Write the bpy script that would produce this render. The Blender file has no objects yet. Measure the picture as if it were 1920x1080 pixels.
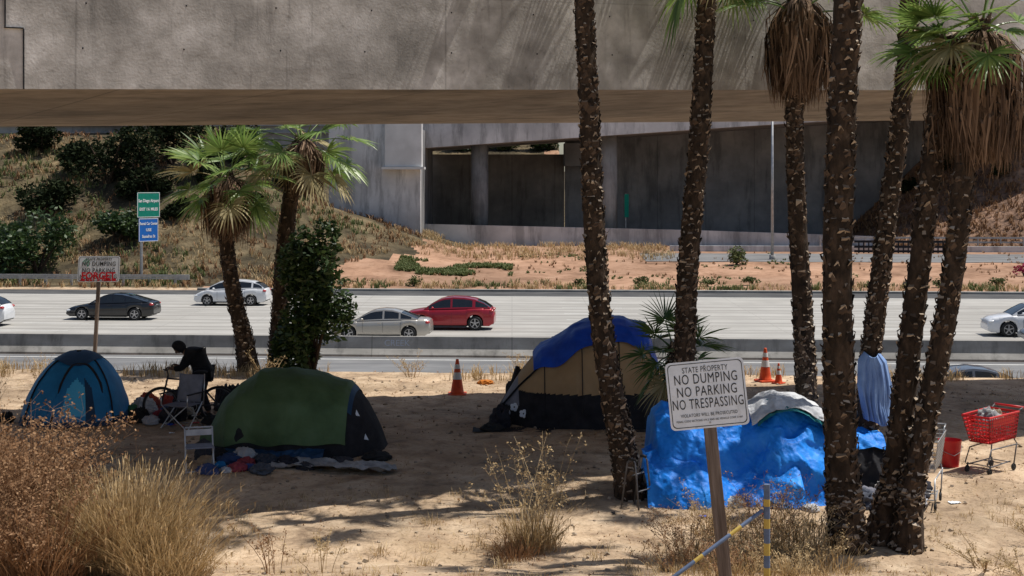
import bpy, bmesh, math, random
from mathutils import Vector, Matrix, noise, Euler
R = random.Random(11)
V = Vector
C = bpy.context.scene.collection
pi = math.pi

# ------------------------------------------------------------------ helpers
def interp(x, pts):
    if x <= pts[0][0]: return pts[0][1]
    for (a, fa), (b, fb) in zip(pts, pts[1:]):
        if x <= b: return fa + (fb - fa) * (x - a) / (b - a)
    return pts[-1][1]
def sinterp(x, pts):
    if x <= pts[0][0]: return pts[0][1]
    for (a, fa), (b, fb) in zip(pts, pts[1:]):
        if x <= b:
            t = (x - a) / (b - a); t = t * t * (3 - 2 * t)
            return fa + (fb - fa) * t
    return pts[-1][1]

SK = 0.066
def gz(x, y):
    v = y + SK * x
    z = interp(v, [(0, 6.0), (16, 3.3), (32, 3.3), (37, -.03), (98, -.03), (98.4, 0.0), (125, 1.4)])
    if v < 33:
        a = min(1, (33 - v) / 4)
        z += a * .07 * noise.noise(V((x * .5, y * .5, 3))) + a * .035 * noise.noise(V((x * 2.1, y * 2.1, 9))) + a * .015 * noise.noise(V((x * 5, y * 5, 2)))
    hl = 10.4 * interp(x, [(-26, 1), (-17, .42), (-8.5, .12), (-4, 0)]) * sinterp(v, [(101, 0), (131, 1)])
    if hl > .01: hl += .9 * noise.noise(V((x * .14, y * .14, 1))) * min(1, hl / 3)
    hr = 16 * interp(x, [(35, 0), (52, 1)]) * interp(v, [(130, 0), (154, 1)])
    if hr > .01: hr += .5 * noise.noise(V((x * .2, y * .2, 5))) * min(1, hr / 2)
    hb = 12.0 * interp(v, [(153.6, 0), (154, .7), (163, 1)]) * interp(x, [(-14, 1), (5.2, 1), (5.6, 0)])
    if v > 98: z += .1 * noise.noise(V((x * .35, y * .35, 7))) * min(1, (v - 98) / 6) * (1 if v < 117 else max(0, (118 - v)))
    return z + max(hl, hr, hb)

def prep(o, parent=None, name=None, label=None, cat=None, group=None, kind=None):
    if parent is not None: o.parent = parent
    if label: o["label"] = label
    if cat: o["category"] = cat
    if group: o["group"] = group
    if kind: o["kind"] = kind
    return o
def thing(name, label, cat, loc=(0, 0, 0), rot=(0, 0, 0), group=None, scale=1):
    o = bpy.data.objects.new(name, None); C.objects.link(o)
    o.empty_display_size = .2
    o.location = loc; o.rotation_euler = rot; o.scale = (scale,) * 3
    return prep(o, None, name, label, cat, group)
def copy_thing(src, loc, rotz=None, label=None, scale=None):
    n = src.copy(); C.objects.link(n); n.location = loc
    if rotz is not None: n.rotation_euler = (src.rotation_euler[0], src.rotation_euler[1], rotz)
    if label: n["label"] = label
    if scale: n.scale = (scale,) * 3
    def rec(a, b):
        for c in list(a.children):
            k = c.copy(); C.objects.link(k); k.parent = b
            rec(c, k)
    rec(src, n)
    return n

class MB:
    def __init__(s): s.v = []; s.f = []; s.m = []
    def add(s, vs, fs, mi=0):
        b = len(s.v); s.v += [tuple(p) for p in vs]
        for f in fs: s.f.append(tuple(i + b for i in f)); s.m.append(mi)
    def quad(s, a, b, c, d, mi=0): s.add([a, b, c, d], [(0, 1, 2, 3)], mi)
    def box(s, c, d, mi=0, rot=None, ch=0.0, top=1.0):
        c = V(c); x, y, z = d[0] / 2, d[1] / 2, d[2] / 2
        M = Euler(rot).to_matrix() if rot else Matrix.Identity(3)
        if ch <= 0:
            P = [(-x, -y, -z), (x, -y, -z), (x, y, -z), (-x, y, -z), (-x * top, -y * top, z), (x * top, -y * top, z), (x * top, y * top, z), (-x * top, y * top, z)]
            F = [(0, 3, 2, 1), (4, 5, 6, 7), (0, 1, 5, 4), (1, 2, 6, 5), (2, 3, 7, 6), (3, 0, 4, 7)]
            s.add([c + M @ V(p) for p in P], F, mi); return
        bm = bmesh.new(); bmesh.ops.create_cube(bm, size=1)
        for v in bm.verts:
            v.co = V((v.co.x * 2 * x, v.co.y * 2 * y, v.co.z * 2 * z))
        bmesh.ops.bevel(bm, geom=bm.edges[:], offset=ch, segments=2, affect='EDGES', profile=.5)
        bm.verts.index_update()
        s.add([c + M @ v.co for v in bm.verts], [[v.index for v in f.verts] for f in bm.faces], mi); bm.free()
    def tube(s, pts, rs, n=8, mi=0, caps=True, closed=False):
        pts = [V(p) for p in pts]
        if not hasattr(rs, '__len__'): rs = [rs] * len(pts)
        b = len(s.v); N = len(pts); up = None
        for i, p in enumerate(pts):
            if closed: t = pts[(i + 1) % N] - pts[i - 1]
            else: t = pts[min(i + 1, N - 1)] - pts[max(i - 1, 0)]
            if t.length < 1e-9: t = V((0, 0, 1))
            t.normalize()
            if up is None:
                up = V((0, 0, 1)) if abs(t.z) < .9 else V((1, 0, 0))
            a = (up - t * up.dot(t))
            if a.length < 1e-6: a = t.orthogonal()
            a.normalize(); up = a; c = t.cross(a)
            for k in range(n):
                th = 2 * pi * k / n
                s.v.append(tuple(p + (a * math.cos(th) + c * math.sin(th)) * rs[i]))
        M = N if closed else N - 1
        for i in range(M):
            j = (i + 1) % N
            for k in range(n):
                k2 = (k + 1) % n
                s.f.append((b + i * n + k, b + i * n + k2, b + j * n + k2, b + j * n + k)); s.m.append(mi)
        if caps and not closed:
            s.f.append(tuple(b + k for k in range(n))[::-1]); s.m.append(mi)
            s.f.append(tuple(b + (N - 1) * n + k for k in range(n))); s.m.append(mi)
    def cyl(s, a, b, r, r2=None, n=12, mi=0): s.tube([a, b], [r, r if r2 is None else r2], n, mi)
    def ring(s, c, r, rr, axis='y', n=24, m=6, mi=0):
        P = []
        for i in range(n):
            t = 2 * pi * i / n
            if axis == 'y': P.append(V(c) + V((math.cos(t) * r, 0, math.sin(t) * r)))
            elif axis == 'x': P.append(V(c) + V((0, math.cos(t) * r, math.sin(t) * r)))
            else: P.append(V(c) + V((math.cos(t) * r, math.sin(t) * r, 0)))
        s.tube(P, rr, m, mi, closed=True)
    def grid(s, fn, nu, nv, mi=0, wrap=False):
        b = len(s.v)
        for i in range(nu + 1):
            for j in range(nv + (0 if wrap else 1)):
                s.v.append(tuple(fn(i / nu, j / nv)))
        w = nv if wrap else nv + 1
        for i in range(nu):
            for j in range(nv):
                j2 = (j + 1) % w if wrap else j + 1
                s.f.append((b + i * w + j, b + (i + 1) * w + j, b + (i + 1) * w + j2, b + i * w + j2))
                s.m.append(mi((i + .5) / nu, (j + .5) / nv) if callable(mi) else mi)
    def strip(s, pts, ws, side, mi=0):
        b = len(s.v); side = V(side)
        for p, w in zip(pts, ws):
            s.v.append(tuple(V(p) - side * w)); s.v.append(tuple(V(p) + side * w))
        for i in range(len(pts) - 1):
            s.f.append((b + 2 * i, b + 2 * i + 1, b + 2 * i + 3, b + 2 * i + 2)); s.m.append(mi)
    def sphere(s, c, r, nu=12, nv=8, mi=0, rot=None):
        c = V(c); r = V(r) if hasattr(r, '__len__') else V((r, r, r))
        M = Euler(rot).to_matrix() if rot else Matrix.Identity(3)
        s.grid(lambda u, v: c + M @ V((r.x * math.sin(pi * u) * math.cos(2 * pi * v), r.y * math.sin(pi * u) * math.sin(2 * pi * v), -r.z * math.cos(pi * u))), nv, nu, mi, wrap=True)
    def obj(s, name, mats, parent=None, smooth=False, label=None, cat=None, group=None, kind=None, loc=None, rot=None, sol=0):
        me = bpy.data.meshes.new(name); me.from_pydata(s.v, [], s.f)
        if not isinstance(mats, (list, tuple)): mats = [mats]
        for m in mats: me.materials.append(m)
        me.polygons.foreach_set("material_index", s.m)
        if smooth: me.polygons.foreach_set("use_smooth", [True] * len(s.f))
        me.update()
        o = bpy.data.objects.new(name, me); C.objects.link(o)
        if loc is not None: o.location = loc
        if rot is not None: o.rotation_euler = rot
        if sol:
            md = o.modifiers.new("s", 'SOLIDIFY'); md.thickness = sol; md.offset = 0
        return prep(o, parent, name, label, cat, group, kind)

# ------------------------------------------------------------------ materials
def mat(name, cols, scale=4, rough=.85, metal=0, bump=0, bscale=None, island=0, stretch=(1, 1, 1), detail=6, trans=0, big=0, bigscale=.6, spec=.3, alpha=1, coat=0, extra=None, lo=.3, hi=.7, bdist=.02):
    m = bpy.data.materials.new(name); m.use_nodes = True
    nt = m.node_tree; N = nt.nodes; L = nt.links
    bs = N['Principled BSDF']
    if not isinstance(cols[0], (tuple, list)): cols = [cols, cols]
    tc = N.new('ShaderNodeTexCoord'); mp = N.new('ShaderNodeMapping'); mp.inputs['Scale'].default_value = stretch
    L.new(tc.outputs['Object'], mp.inputs['Vector'])
    nz = N.new('ShaderNodeTexNoise'); nz.inputs['Scale'].default_value = scale; nz.inputs['Detail'].default_value = detail; nz.inputs['Roughness'].default_value = .6
    L.new(mp.outputs[0], nz.inputs['Vector'])
    fac = nz.outputs['Fac']
    if island:
        g = N.new('ShaderNodeNewGeometry'); mx = N.new('ShaderNodeMix'); mx.data_type = 'FLOAT'
        mx.inputs[0].default_value = island
        L.new(fac, mx.inputs[2]); L.new(g.outputs['Random Per Island'], mx.inputs[3]); fac = mx.outputs[0]
    rp = N.new('ShaderNodeValToRGB'); L.new(fac, rp.inputs[0])
    e = rp.color_ramp.elements
    if island > .5: lo, hi = .05, .95
    n = len(cols)
    e[0].position = lo; e[0].color = (*cols[0], 1); e[1].position = hi; e[1].color = (*cols[-1], 1)
    for i in range(1, n - 1):
        x = e.new(lo + (hi - lo) * i / (n - 1)); x.color = (*cols[i], 1)
    col = rp.outputs[0]
    if big:
        n2 = N.new('ShaderNodeTexNoise'); n2.inputs['Scale'].default_value = bigscale; n2.inputs['Detail'].default_value = 5
        L.new(tc.outputs['Object'], n2.inputs['Vector'])
        mr = N.new('ShaderNodeMapRange'); mr.inputs[1].default_value = .35; mr.inputs[2].default_value = .65; mr.inputs[3].default_value = 1 - big; mr.inputs[4].default_value = 1 + big * .6
        L.new(n2.outputs['Fac'], mr.inputs[0])
        mm = N.new('ShaderNodeVectorMath'); mm.operation = 'SCALE'
        L.new(col, mm.inputs[0]); L.new(mr.outputs[0], mm.inputs['Scale']); col = mm.outputs[0]
    if extra: col = extra(nt, tc, col)
    L.new(col, bs.inputs['Base Color'])
    bs.inputs['Roughness'].default_value = rough; bs.inputs['Metallic'].default_value = metal
    bs.inputs['Specular IOR Level'].default_value = spec
    if coat: bs.inputs['Coat Weight'].default_value = coat; bs.inputs['Coat Roughness'].default_value = .05
    if bump:
        n3 = N.new('ShaderNodeTexNoise'); n3.inputs['Scale'].default_value = bscale or scale * 3; n3.inputs['Detail'].default_value = 8
        L.new(mp.outputs[0], n3.inputs['Vector'])
        bp = N.new('ShaderNodeBump'); bp.inputs['Strength'].default_value = bump; bp.inputs['Distance'].default_value = bdist
        L.new(n3.outputs['Fac'], bp.inputs['Height']); L.new(bp.outputs[0], bs.inputs['Normal'])
    if trans:
        tr = N.new('ShaderNodeBsdfTranslucent'); L.new(col, tr.inputs[0]); ms = N.new('ShaderNodeMixShader'); ms.inputs[0].default_value = trans
        L.new(bs.outputs[0], ms.inputs[1]); L.new(tr.outputs[0], ms.inputs[2]); L.new(ms.outputs[0], N['Material Output'].inputs[0])
    return m

def mul_lines(axis, period, width, dark, off=0.0, skew=0.0, skaxis=1):
    def f(nt, tc, col):
        N = nt.nodes; L = nt.links
        sp = N.new('ShaderNodeSeparateXYZ'); L.new(tc.outputs['Object'], sp.inputs[0])
        a = N.new('ShaderNodeMath'); a.operation = 'MULTIPLY_ADD'; a.inputs[1].default_value = skew
        L.new(sp.outputs[skaxis], a.inputs[0]); L.new(sp.outputs[axis], a.inputs[2])
        b = N.new('ShaderNodeMath'); b.operation = 'ADD'; b.inputs[1].default_value = off; L.new(a.outputs[0], b.inputs[0])
        p = N.new('ShaderNodeMath'); p.operation = 'PINGPONG'; p.inputs[1].default_value = period / 2; L.new(b.outputs[0], p.inputs[0])
        c = N.new('ShaderNodeMapRange'); c.inputs[1].default_value = 0; c.inputs[2].default_value = width; c.inputs[3].default_value = dark; c.inputs[4].default_value = 1
        L.new(p.outputs[0], c.inputs[0])
        s = N.new('ShaderNodeVectorMath'); s.operation = 'SCALE'; L.new(col, s.inputs[0]); L.new(c.outputs[0], s.inputs['Scale'])
        return s.outputs[0]
    return f
def chain(*fs):
    def f(nt, tc, col):
        for g in fs: col = g(nt, tc, col)
        return col
    return f
def stains(scale, stretch, lo, hi, amt, tint=(1, 1, 1)):
    def f(nt, tc, col):
        N = nt.nodes; L = nt.links
        mp = N.new('ShaderNodeMapping'); mp.inputs['Scale'].default_value = stretch; L.new(tc.outputs['Object'], mp.inputs[0])
        nz = N.new('ShaderNodeTexNoise'); nz.inputs['Scale'].default_value = scale; nz.inputs['Detail'].default_value = 8; nz.inputs['Roughness'].default_value = .7
        L.new(mp.outputs[0], nz.inputs['Vector'])
        mr = N.new('ShaderNodeMapRange'); mr.inputs[1].default_value = lo; mr.inputs[2].default_value = hi; mr.inputs[3].default_value = 0; mr.inputs[4].default_value = 1
        L.new(nz.outputs['Fac'], mr.inputs[0])
        mx = N.new('ShaderNodeMix'); mx.data_type = 'RGBA'; mx.blend_type = 'MULTIPLY'
        L.new(mr.outputs[0], mx.inputs[0]); L.new(col, mx.inputs[6]); mx.inputs[7].default_value = (amt * tint[0], amt * tint[1], amt * tint[2], 1)
        return mx.outputs[2]
    return f

M = {}
M['dirt'] = mat('dry_dirt', [(.24, .165, .105), (.48, .35, .23), (.64, .50, .35)], 2.2, .95, bump=1, bscale=7, detail=14, big=.25, bigscale=.4, bdist=.07, extra=chain(stains(16, (1, 1, 1), .54, .70, .55, (1, .92, .84)), stains(1.1, (1, 1, 1), .54, .62, .74, (1, .95, .88))))
M['red'] = mat('red_dirt', [(.20, .11, .065), (.37, .215, .135), (.46, .285, .19)], .35, .95, bump=.6, bscale=3, detail=12, big=.25, bigscale=.08, extra=stains(1.6, (1, 1, 1), .5, .7, .58, (1, .95, .8)))
M['hill'] = mat('dry_hill', [(.035, .028, .015), (.11, .085, .045), (.25, .185, .105)], .45, .95, bump=1, bscale=3, detail=12, big=.55, bigscale=.1, extra=stains(1.8, (1, 1, 1), .48, .62, .45, (1, .95, .8)), bdist=.2)  # base colours darkened to carry the shadow lying over the slope
M['hill2'] = mat('brown_hill', [(.09, .05, .03), (.22, .13, .085), (.34, .21, .14)], .5, .95, bump=1, bscale=3, detail=12, big=.4, bigscale=.15, extra=stains(1.8, (1, 1, 1), .5, .62, .45), bdist=.2)
M['fwy'] = mat('freeway_concrete', [(.29, .275, .25), (.37, .355, .325), (.43, .415, .385)], .5, .8, bump=.1, bscale=20, stretch=(.2, 1.6, 1), detail=10, big=.08, extra=mul_lines(0, 4.6, .035, .75, skew=0))
M['asph'] = mat('asphalt', [(.045, .045, .047), (.075, .075, .075), (.11, .105, .10)], 1.2, .9, bump=.2, bscale=40, stretch=(.4, 1, 1), detail=10, big=.15)
M['ramp'] = mat('ramp_asphalt', [(.12, .12, .125), (.175, .175, .175), (.22, .215, .21)], .7, .9, stretch=(.3, 1.5, 1), detail=10, big=.12)
M['white'] = mat('road_paint', [(.55, .55, .52), (.75, .75, .72)], 3, .7)
M['yellow'] = mat('road_paint_yellow', [(.5, .33, .05), (.6, .42, .08)], 3, .7)
conc_extra = chain(mul_lines(0, 4.4, .018, .68, off=.9), mul_lines(2, 1.27, .012, .78, off=.05, skew=-.025, skaxis=0), stains(.9, (.5, .5, 1.3), .5, .72, .62, (1, .97, .93)), stains(3, (3, 3, .22), .56, .74, .62), stains(9, (1, 1, 1), .58, .7, .7))
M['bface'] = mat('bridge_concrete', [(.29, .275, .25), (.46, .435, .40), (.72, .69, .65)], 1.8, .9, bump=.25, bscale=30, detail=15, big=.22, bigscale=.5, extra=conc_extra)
M['bunder'] = mat('bridge_soffit', [(.24, .20, .16), (.32, .275, .225), (.38, .33, .28)], 2.2, .9, bump=.3, detail=12, big=.2, extra=chain(mul_lines(0, 2.4, .03, .5, skew=.55), mul_lines(1, 1.6, .012, .8, skew=-.35, skaxis=0), stains(1, (.7, 1, 1), .5, .68, .6)))  # warm brown tint holds light bounced off the dirt, mixed into the colour
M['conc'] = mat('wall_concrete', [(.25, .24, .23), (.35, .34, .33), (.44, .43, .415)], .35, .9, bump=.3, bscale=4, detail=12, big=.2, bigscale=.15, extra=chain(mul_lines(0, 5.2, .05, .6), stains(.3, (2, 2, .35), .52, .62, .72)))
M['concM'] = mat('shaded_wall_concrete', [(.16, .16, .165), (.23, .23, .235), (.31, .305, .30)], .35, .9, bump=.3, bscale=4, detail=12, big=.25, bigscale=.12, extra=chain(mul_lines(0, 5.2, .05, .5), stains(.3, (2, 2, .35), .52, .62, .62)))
M['concL'] = mat('abutment_concrete', [(.42, .42, .425), (.56, .56, .56), (.68, .68, .675)], .3, .9, bump=.3, detail=12, big=.28, bigscale=.12, extra=stains(.35, (2, 2, .3), .5, .6, .62))
M['concB'] = mat('block_concrete', [(.60, .60, .59), (.70, .70, .69)], .5, .9, bump=.3, detail=12, big=.1)
M['concD'] = mat('stained_wall_concrete', [(.13, .12, .11), (.20, .18, .16), (.29, .265, .235)], .3, .9, bump=.3, detail=12, big=.3, bigscale=.1, extra=chain(mul_lines(0, 4.6, .06, .5), stains(.4, (2, 2, .3), .5, .62, .65)))
M['barr'] = mat('barrier_concrete', [(.20, .19, .17), (.29, .275, .25), (.38, .365, .335)], .8, .9, bump=.3, stretch=(.5, 1, 1.4), detail=12, big=.2, bigscale=.2, extra=chain(mul_lines(0, 6.1, .04, .55), stains(.8, (1.5, 1.5, .3), .5, .65, .6)))
M['bark'] = mat('palm_bark', [(.018, .012, .008), (.042, .028, .018), (.09, .06, .04)], 9, .95, bump=1, bscale=25, stretch=(1, 1, .5), detail=10)
M['boot'] = mat('leaf_base_side', [(.012, .009, .007), (.04, .027, .018), (.13, .088, .06)], 6, .95, island=.8, bump=.6, bscale=30)
M['boott'] = mat('leaf_base_cut', [(.06, .042, .03), (.22, .16, .11), (.50, .41, .31)], 6, .95, island=.85, bump=.5, bscale=30)
M['frond'] = mat('palm_leaf', [(.06, .12, .025), (.17, .27, .06), (.36, .46, .14)], 2, .4, island=.6, trans=.4, spec=.6)
M['frondd'] = mat('palm_leaf_dark', [(.03, .07, .02), (.07, .14, .035), (.15, .23, .07)], 2, .4, island=.6, trans=.3, spec=.6)
M['frondy'] = mat('palm_leaf_yellow', [(.18, .15, .06), (.34, .28, .13), (.5, .42, .24)], 2, .6, island=.6, trans=.25)
M['skirt'] = mat('dead_palm_leaf', [(.04, .023, .015), (.14, .085, .05), (.33, .22, .145)], 3, .9, island=.75, trans=.1, stretch=(1, 1, .3))
M['leaf'] = mat('bush_leaf', [(.012, .028, .008), (.03, .06, .015), (.08, .13, .035)], 1, .5, island=.7, trans=.2, spec=.4)
M['leafd'] = mat('scrub_leaf', [(.006, .011, .005), (.014, .022, .008), (.035, .045, .018)], 1, .8, island=.7, trans=.1, spec=.1)
M['weedg'] = mat('green_weed', [(.05, .08, .02), (.11, .14, .045), (.2, .2, .09)], 1, .8, island=.7, trans=.2)
M['straw'] = mat('dry_straw', [(.20, .13, .06), (.46, .33, .165), (.70, .54, .32)], 2, .8, island=.75, trans=.25)
M['strawb'] = mat('dry_weed_brown', [(.10, .048, .022), (.27, .145, .07), (.46, .29, .16)], 2, .9, island=.75, trans=.15)
M['black'] = mat('black_rubber', [(.012, .012, .012), (.03, .03, .03)], 8, .7)
M['dark'] = mat('dark_fabric', [(.012, .012, .015), (.03, .03, .034)], 6, .9, bump=.3)
M['steel'] = mat('galvanised_steel', [(.30, .31, .32), (.5, .5, .5)], 3, .45, metal=.6)
M['dsteel'] = mat('tarnished_steel', [(.08, .08, .085), (.2, .2, .21)], 6, .55, metal=.5)
M['chrome'] = mat('chrome', [(.5, .5, .5), (.7, .7, .7)], 4, .3, metal=.7)
M['rim'] = mat('alloy_rim', [(.4, .4, .41), (.55, .55, .56)], 4, .35, metal=.7)
M['glass'] = mat('car_glass', [(.01, .012, .014), (.02, .024, .028)], 1, .06, spec=.8)
M['lamp'] = mat('headlamp_glass', [(.5, .52, .54), (.7, .72, .74)], 8, .12, spec=.8)
M['tail'] = mat('taillamp_glass', [(.3, .01, .01), (.45, .02, .02)], 8, .15, spec=.8)
M['signw'] = mat('sign_white', [(.66, .71, .76), (.76, .81, .87), (.80, .85, .90)], 7, .5, detail=10, extra=chain(stains(5, (1, 1, .6), .56, .72, .72, (1, .96, .9)), stains(22, (1, 1, 1), .62, .72, .6, (1, .9, .8))))
M['signk'] = mat('sign_black', [(.02, .02, .02), (.05, .05, .05)], 5, .6)
M['signg'] = mat('sign_green', [(.0, .19, .13), (.005, .24, .17)], 5, .5)
M['signb'] = mat('sign_blue', [(.01, .12, .45), (.015, .16, .55)], 5, .5)
M['signt'] = mat('sign_letter_white', [(.75, .75, .75), (.85, .85, .85)], 5, .5)
M['wood'] = mat('weathered_post', [(.09, .065, .05), (.17, .13, .105), (.27, .215, .18)], 4, .9, stretch=(6, 6, .4), bump=.7, bscale=8, detail=10)
M['orange'] = mat('cone_orange', [(.55, .06, .015), (.75, .11, .03)], 5, .5, extra=stains(6, (1, 1, 1), .55, .7, .6))
M['conew'] = mat('cone_white_band', [(.6, .6, .58), (.75, .75, .73)], 5, .4)
M['tarpb'] = mat('blue_tarp', [(.0, .13, .52), (.008, .22, .78), (.04, .32, .9)], 2.5, .55, bump=.6, bscale=10, spec=.3, detail=10, bdist=.03)
M['tarpb2'] = mat('deep_blue_tarp', [(.004, .045, .34), (.008, .085, .58)], 2.5, .5, bump=.5, bscale=10, spec=.3, bdist=.02)
M['tarpg'] = mat('green_tarp', [(.05, .09, .038), (.075, .13, .055), (.10, .165, .08)], 2, .65, bump=.5, bscale=7, big=.2, spec=.25, bdist=.03)
M['tan'] = mat('tan_tent', [(.34, .22, .11), (.44, .30, .16)], 2, .8, bump=.3, bscale=9)
M['tblue'] = mat('tent_blue', [(.01, .15, .34), (.02, .24, .52)], 3, .55, bump=.3, bscale=9)
M['tblued'] = mat('tent_dark_blue', [(.008, .035, .085), (.015, .06, .13)], 3, .6, bump=.3)
M['tbluel'] = mat('tent_light_blue', [(.05, .42, .72), (.10, .52, .82)], 3, .55, bump=.4, bscale=8)
M['sheet'] = mat('grey_sheet', [(.34, .35, .37), (.52, .53, .55), (.68, .69, .70)], 4, .7, bump=.6, bscale=10)
M['sheetd'] = mat('dirty_plastic', [(.16, .16, .16), (.30, .30, .30), (.45, .45, .45)], 4, .45, bump=.6, bscale=10)
M['cloth'] = mat('light_blue_cloth', [(.14, .23, .46), (.20, .32, .58), (.26, .39, .66)], 3, .9, bump=.4)
M['redp'] = mat('red_plastic', [(.50, .01, .015), (.65, .02, .025)], 4, .4, spec=.5)
M['skin'] = mat('skin', [(.15, .08, .05), (.2, .11, .07)], 4, .6)
M['hood'] = mat('black_hoodie', [(.008, .008, .009), (.02, .02, .022)], 6, .95, bump=.4)
M['jean'] = mat('dark_trousers', [(.012, .014, .02), (.03, .032, .04)], 8, .95, bump=.4)
M['grey'] = mat('grey_fabric', [(.16, .17, .21), (.26, .27, .32)], 6, .9)
M['rock'] = mat('pebble', [(.2, .15, .1), (.4, .32, .24)], 6, .9, island=.7)
M['paintred'] = mat('red_spray_paint', [(.50, .01, .02), (.70, .02, .03)], 9, .6)
M['paintgreen'] = mat('green_spray_paint', [(.02, .2, .1), (.03, .3, .15)], 9, .6)
M['spray'] = mat('white_spray_paint', [(.38, .42, .5), (.5, .53, .6)], 9, .7)

# ------------------------------------------------------------------ text
def text(body, size, parent, loc, m, rot=(pi / 2, 0, 0), weight=0.0, name='lettering', sx=1.0, space=1.0):
    cu = bpy.data.curves.new('t', 'FONT'); cu.body = body; cu.size = size; cu.align_x = 'CENTER'; cu.align_y = 'CENTER'
    cu.offset = weight; cu.extrude = .0008; cu.space_character = space; cu.resolution_u = 3
    t = bpy.data.objects.new('t', cu); C.objects.link(t)
    bpy.context.view_layer.update()
    dg = bpy.context.evaluated_depsgraph_get()
    me = bpy.data.meshes.new_from_object(t.evaluated_get(dg))
    bpy.data.objects.remove(t)
    me.materials.clear(); me.materials.append(m)
    for v in me.vertices: v.co.x *= sx
    o = bpy.data.objects.new(name, me); C.objects.link(o); o.location = loc; o.rotation_euler = rot
    o.parent = parent
    return o

# ------------------------------------------------------------------ ground
def rng(a, b, s):
    n = max(1, round((b - a) / s)); return [a + (b - a) * i / n for i in range(n)]
xs = rng(-600, -100, 60) + rng(-100, -40, 4) + rng(-40, -13, 1) + rng(-13, -8, .3) + rng(-8, 9, .14) + rng(9, 13, .3) + rng(13, 56, 1) + rng(56, 110, 6) + rng(110, 600, 60) + [600]
vs = rng(-200, 0, 20) + rng(0, 10, 1) + rng(10, 13, .3) + rng(13, 24, .14) + rng(24, 37, .3) + rng(37, 98, 6) + [98, 98.4] + rng(99.4, 125, .8) + rng(125, 166, 1) + rng(166, 220, 6) + rng(220, 1500, 80) + [1500]
mb = MB()
for v in vs:
    for x in xs:
        y = v - SK * x
        mb.v.append((x, y, gz(x, y)))
W = len(xs)
for i in range(len(vs) - 1):
    for j in range(W - 1):
        x = (xs[j] + xs[j + 1]) / 2; v = (vs[i] + vs[i + 1]) / 2
        n = noise.noise(V((x * .25, v * .25, 2))) * 3
        if v < 99.5: k = 0
        elif x < -6 + n - (128 - v) * .35 + (0 if v > 104 else (104 - v) * -1.5): k = 2
        elif x > 35 and v > 129: k = 3
        else: k = 1
        mb.f.append((i * W + j, i * W + j + 1, (i + 1) * W + j + 1, (i + 1) * W + j)); mb.m.append(k)
mb.obj('ground', [M['dirt'], M['red'], M['hill'], M['hill2']], smooth=True, kind='structure')

def road(name, v0, v1, x0, x1, m, dz, follow=False, nx=1, nv=1):
    mb = MB()
    def fn(u, w):
        x = x0 + (x1 - x0) * u; v = v0 + (v1 - v0) * w; y = v - SK * x
        return V((x, y, (gz(x, y) if follow else 0) + dz))
    mb.grid(fn, nx, nv)
    return mb.obj(name, m, kind='structure')
road('ramp_road', 42, 61.2, -300, 300, M['ramp'], 0.0)
road('freeway_road', 62.2, 94.0, -300, 300, M['fwy'], 0.0)
road('freeway_shoulder', 94.0, 97.9, -300, 300, M['asph'], 0.0)
mb = MB()
def line(v, w, x0, x1, mi=0, z=.006):
    mb.quad((x0, v - SK * x0, z), (x1, v - SK * x1, z), (x1, v + w - SK * x1, z), (x0, v + w - SK * x0, z), mi)
line(44.5, .15, -150, 150); line(60.2, .15, -150, 150); line(63.4, .15, -150, 150, 1); line(93.6, .16, -150, 150)
for v in (52.3,):
    for i in range(-8, 9): line(v, .13, i * 14, i * 14 + 3.6)
for v in (67.1, 70.8, 74.5, 78.2, 81.9, 85.6, 89.5):
    for i in range(-9, 9): line(v, .13, i * 14.6 + 3, i * 14.6 + 6.6)
mb.obj('road_marking', [M['white'], M['yellow']], kind='structure')
mb = MB()
for v in (65.2, 68.9, 72.6, 76.3, 80.0, 83.7, 87.5):
    line(v - 1.0, .55, -150, 150, 0, .003); line(v + .5, .55, -150, 150, 0, .003)
M['worn'] = mat('tyre_worn_concrete', [(.25, .235, .215), (.35, .335, .305)], .6, .8, stretch=(.15, 1.5, 1), detail=10)
mb.obj('road_wear', M['worn'], kind='structure')
def prism(name, prof, v0, x0, x1, m, label, cat, z=0, nx=40, kind=None):
    mb = MB(); n = len(prof)
    for i in range(nx + 1):
        x = x0 + (x1 - x0) * i / nx
        for (dv, h) in prof: mb.v.append((x, v0 + dv - SK * x, z + h))
    for i in range(nx):
        for j in range(n):
            k = (j + 1) % n
            mb.f.append((i * n + j, i * n + k, (i + 1) * n + k, (i + 1) * n + j)); mb.m.append(0)
    mb.f.append(tuple(range(n))); mb.m.append(0); mb.f.append(tuple(nx * n + j for j in range(n))[::-1]); mb.m.append(0)
    return mb.obj(name, m, label=label, cat=cat, kind=kind)
prism('kerb', [(0, -.05), (0, .13), (.4, .15), (.4, -.05)], 97.9, -22, 300, M['barr'], None, None, kind='structure')
bar = thing('concrete_barrier', 'long grey concrete barrier between the ramp and the freeway', 'barrier')
b = prism('barrier_wall', [(0, -.05), (.0, .08), (.22, .32), (.30, .84), (.50, .84), (.58, .32), (.8, .08), (.8, -.05)], 61.3, -250, 250, M['barr'], None, None, nx=80)
b.parent = bar
text('CREEK', .38, bar, (-5.0, 61.52 + SK * 5.0, .56), M['spray'], rot=(pi / 2 - .14, 0, -SK), weight=-.004, name='graffiti', sx=1.0)

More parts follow.
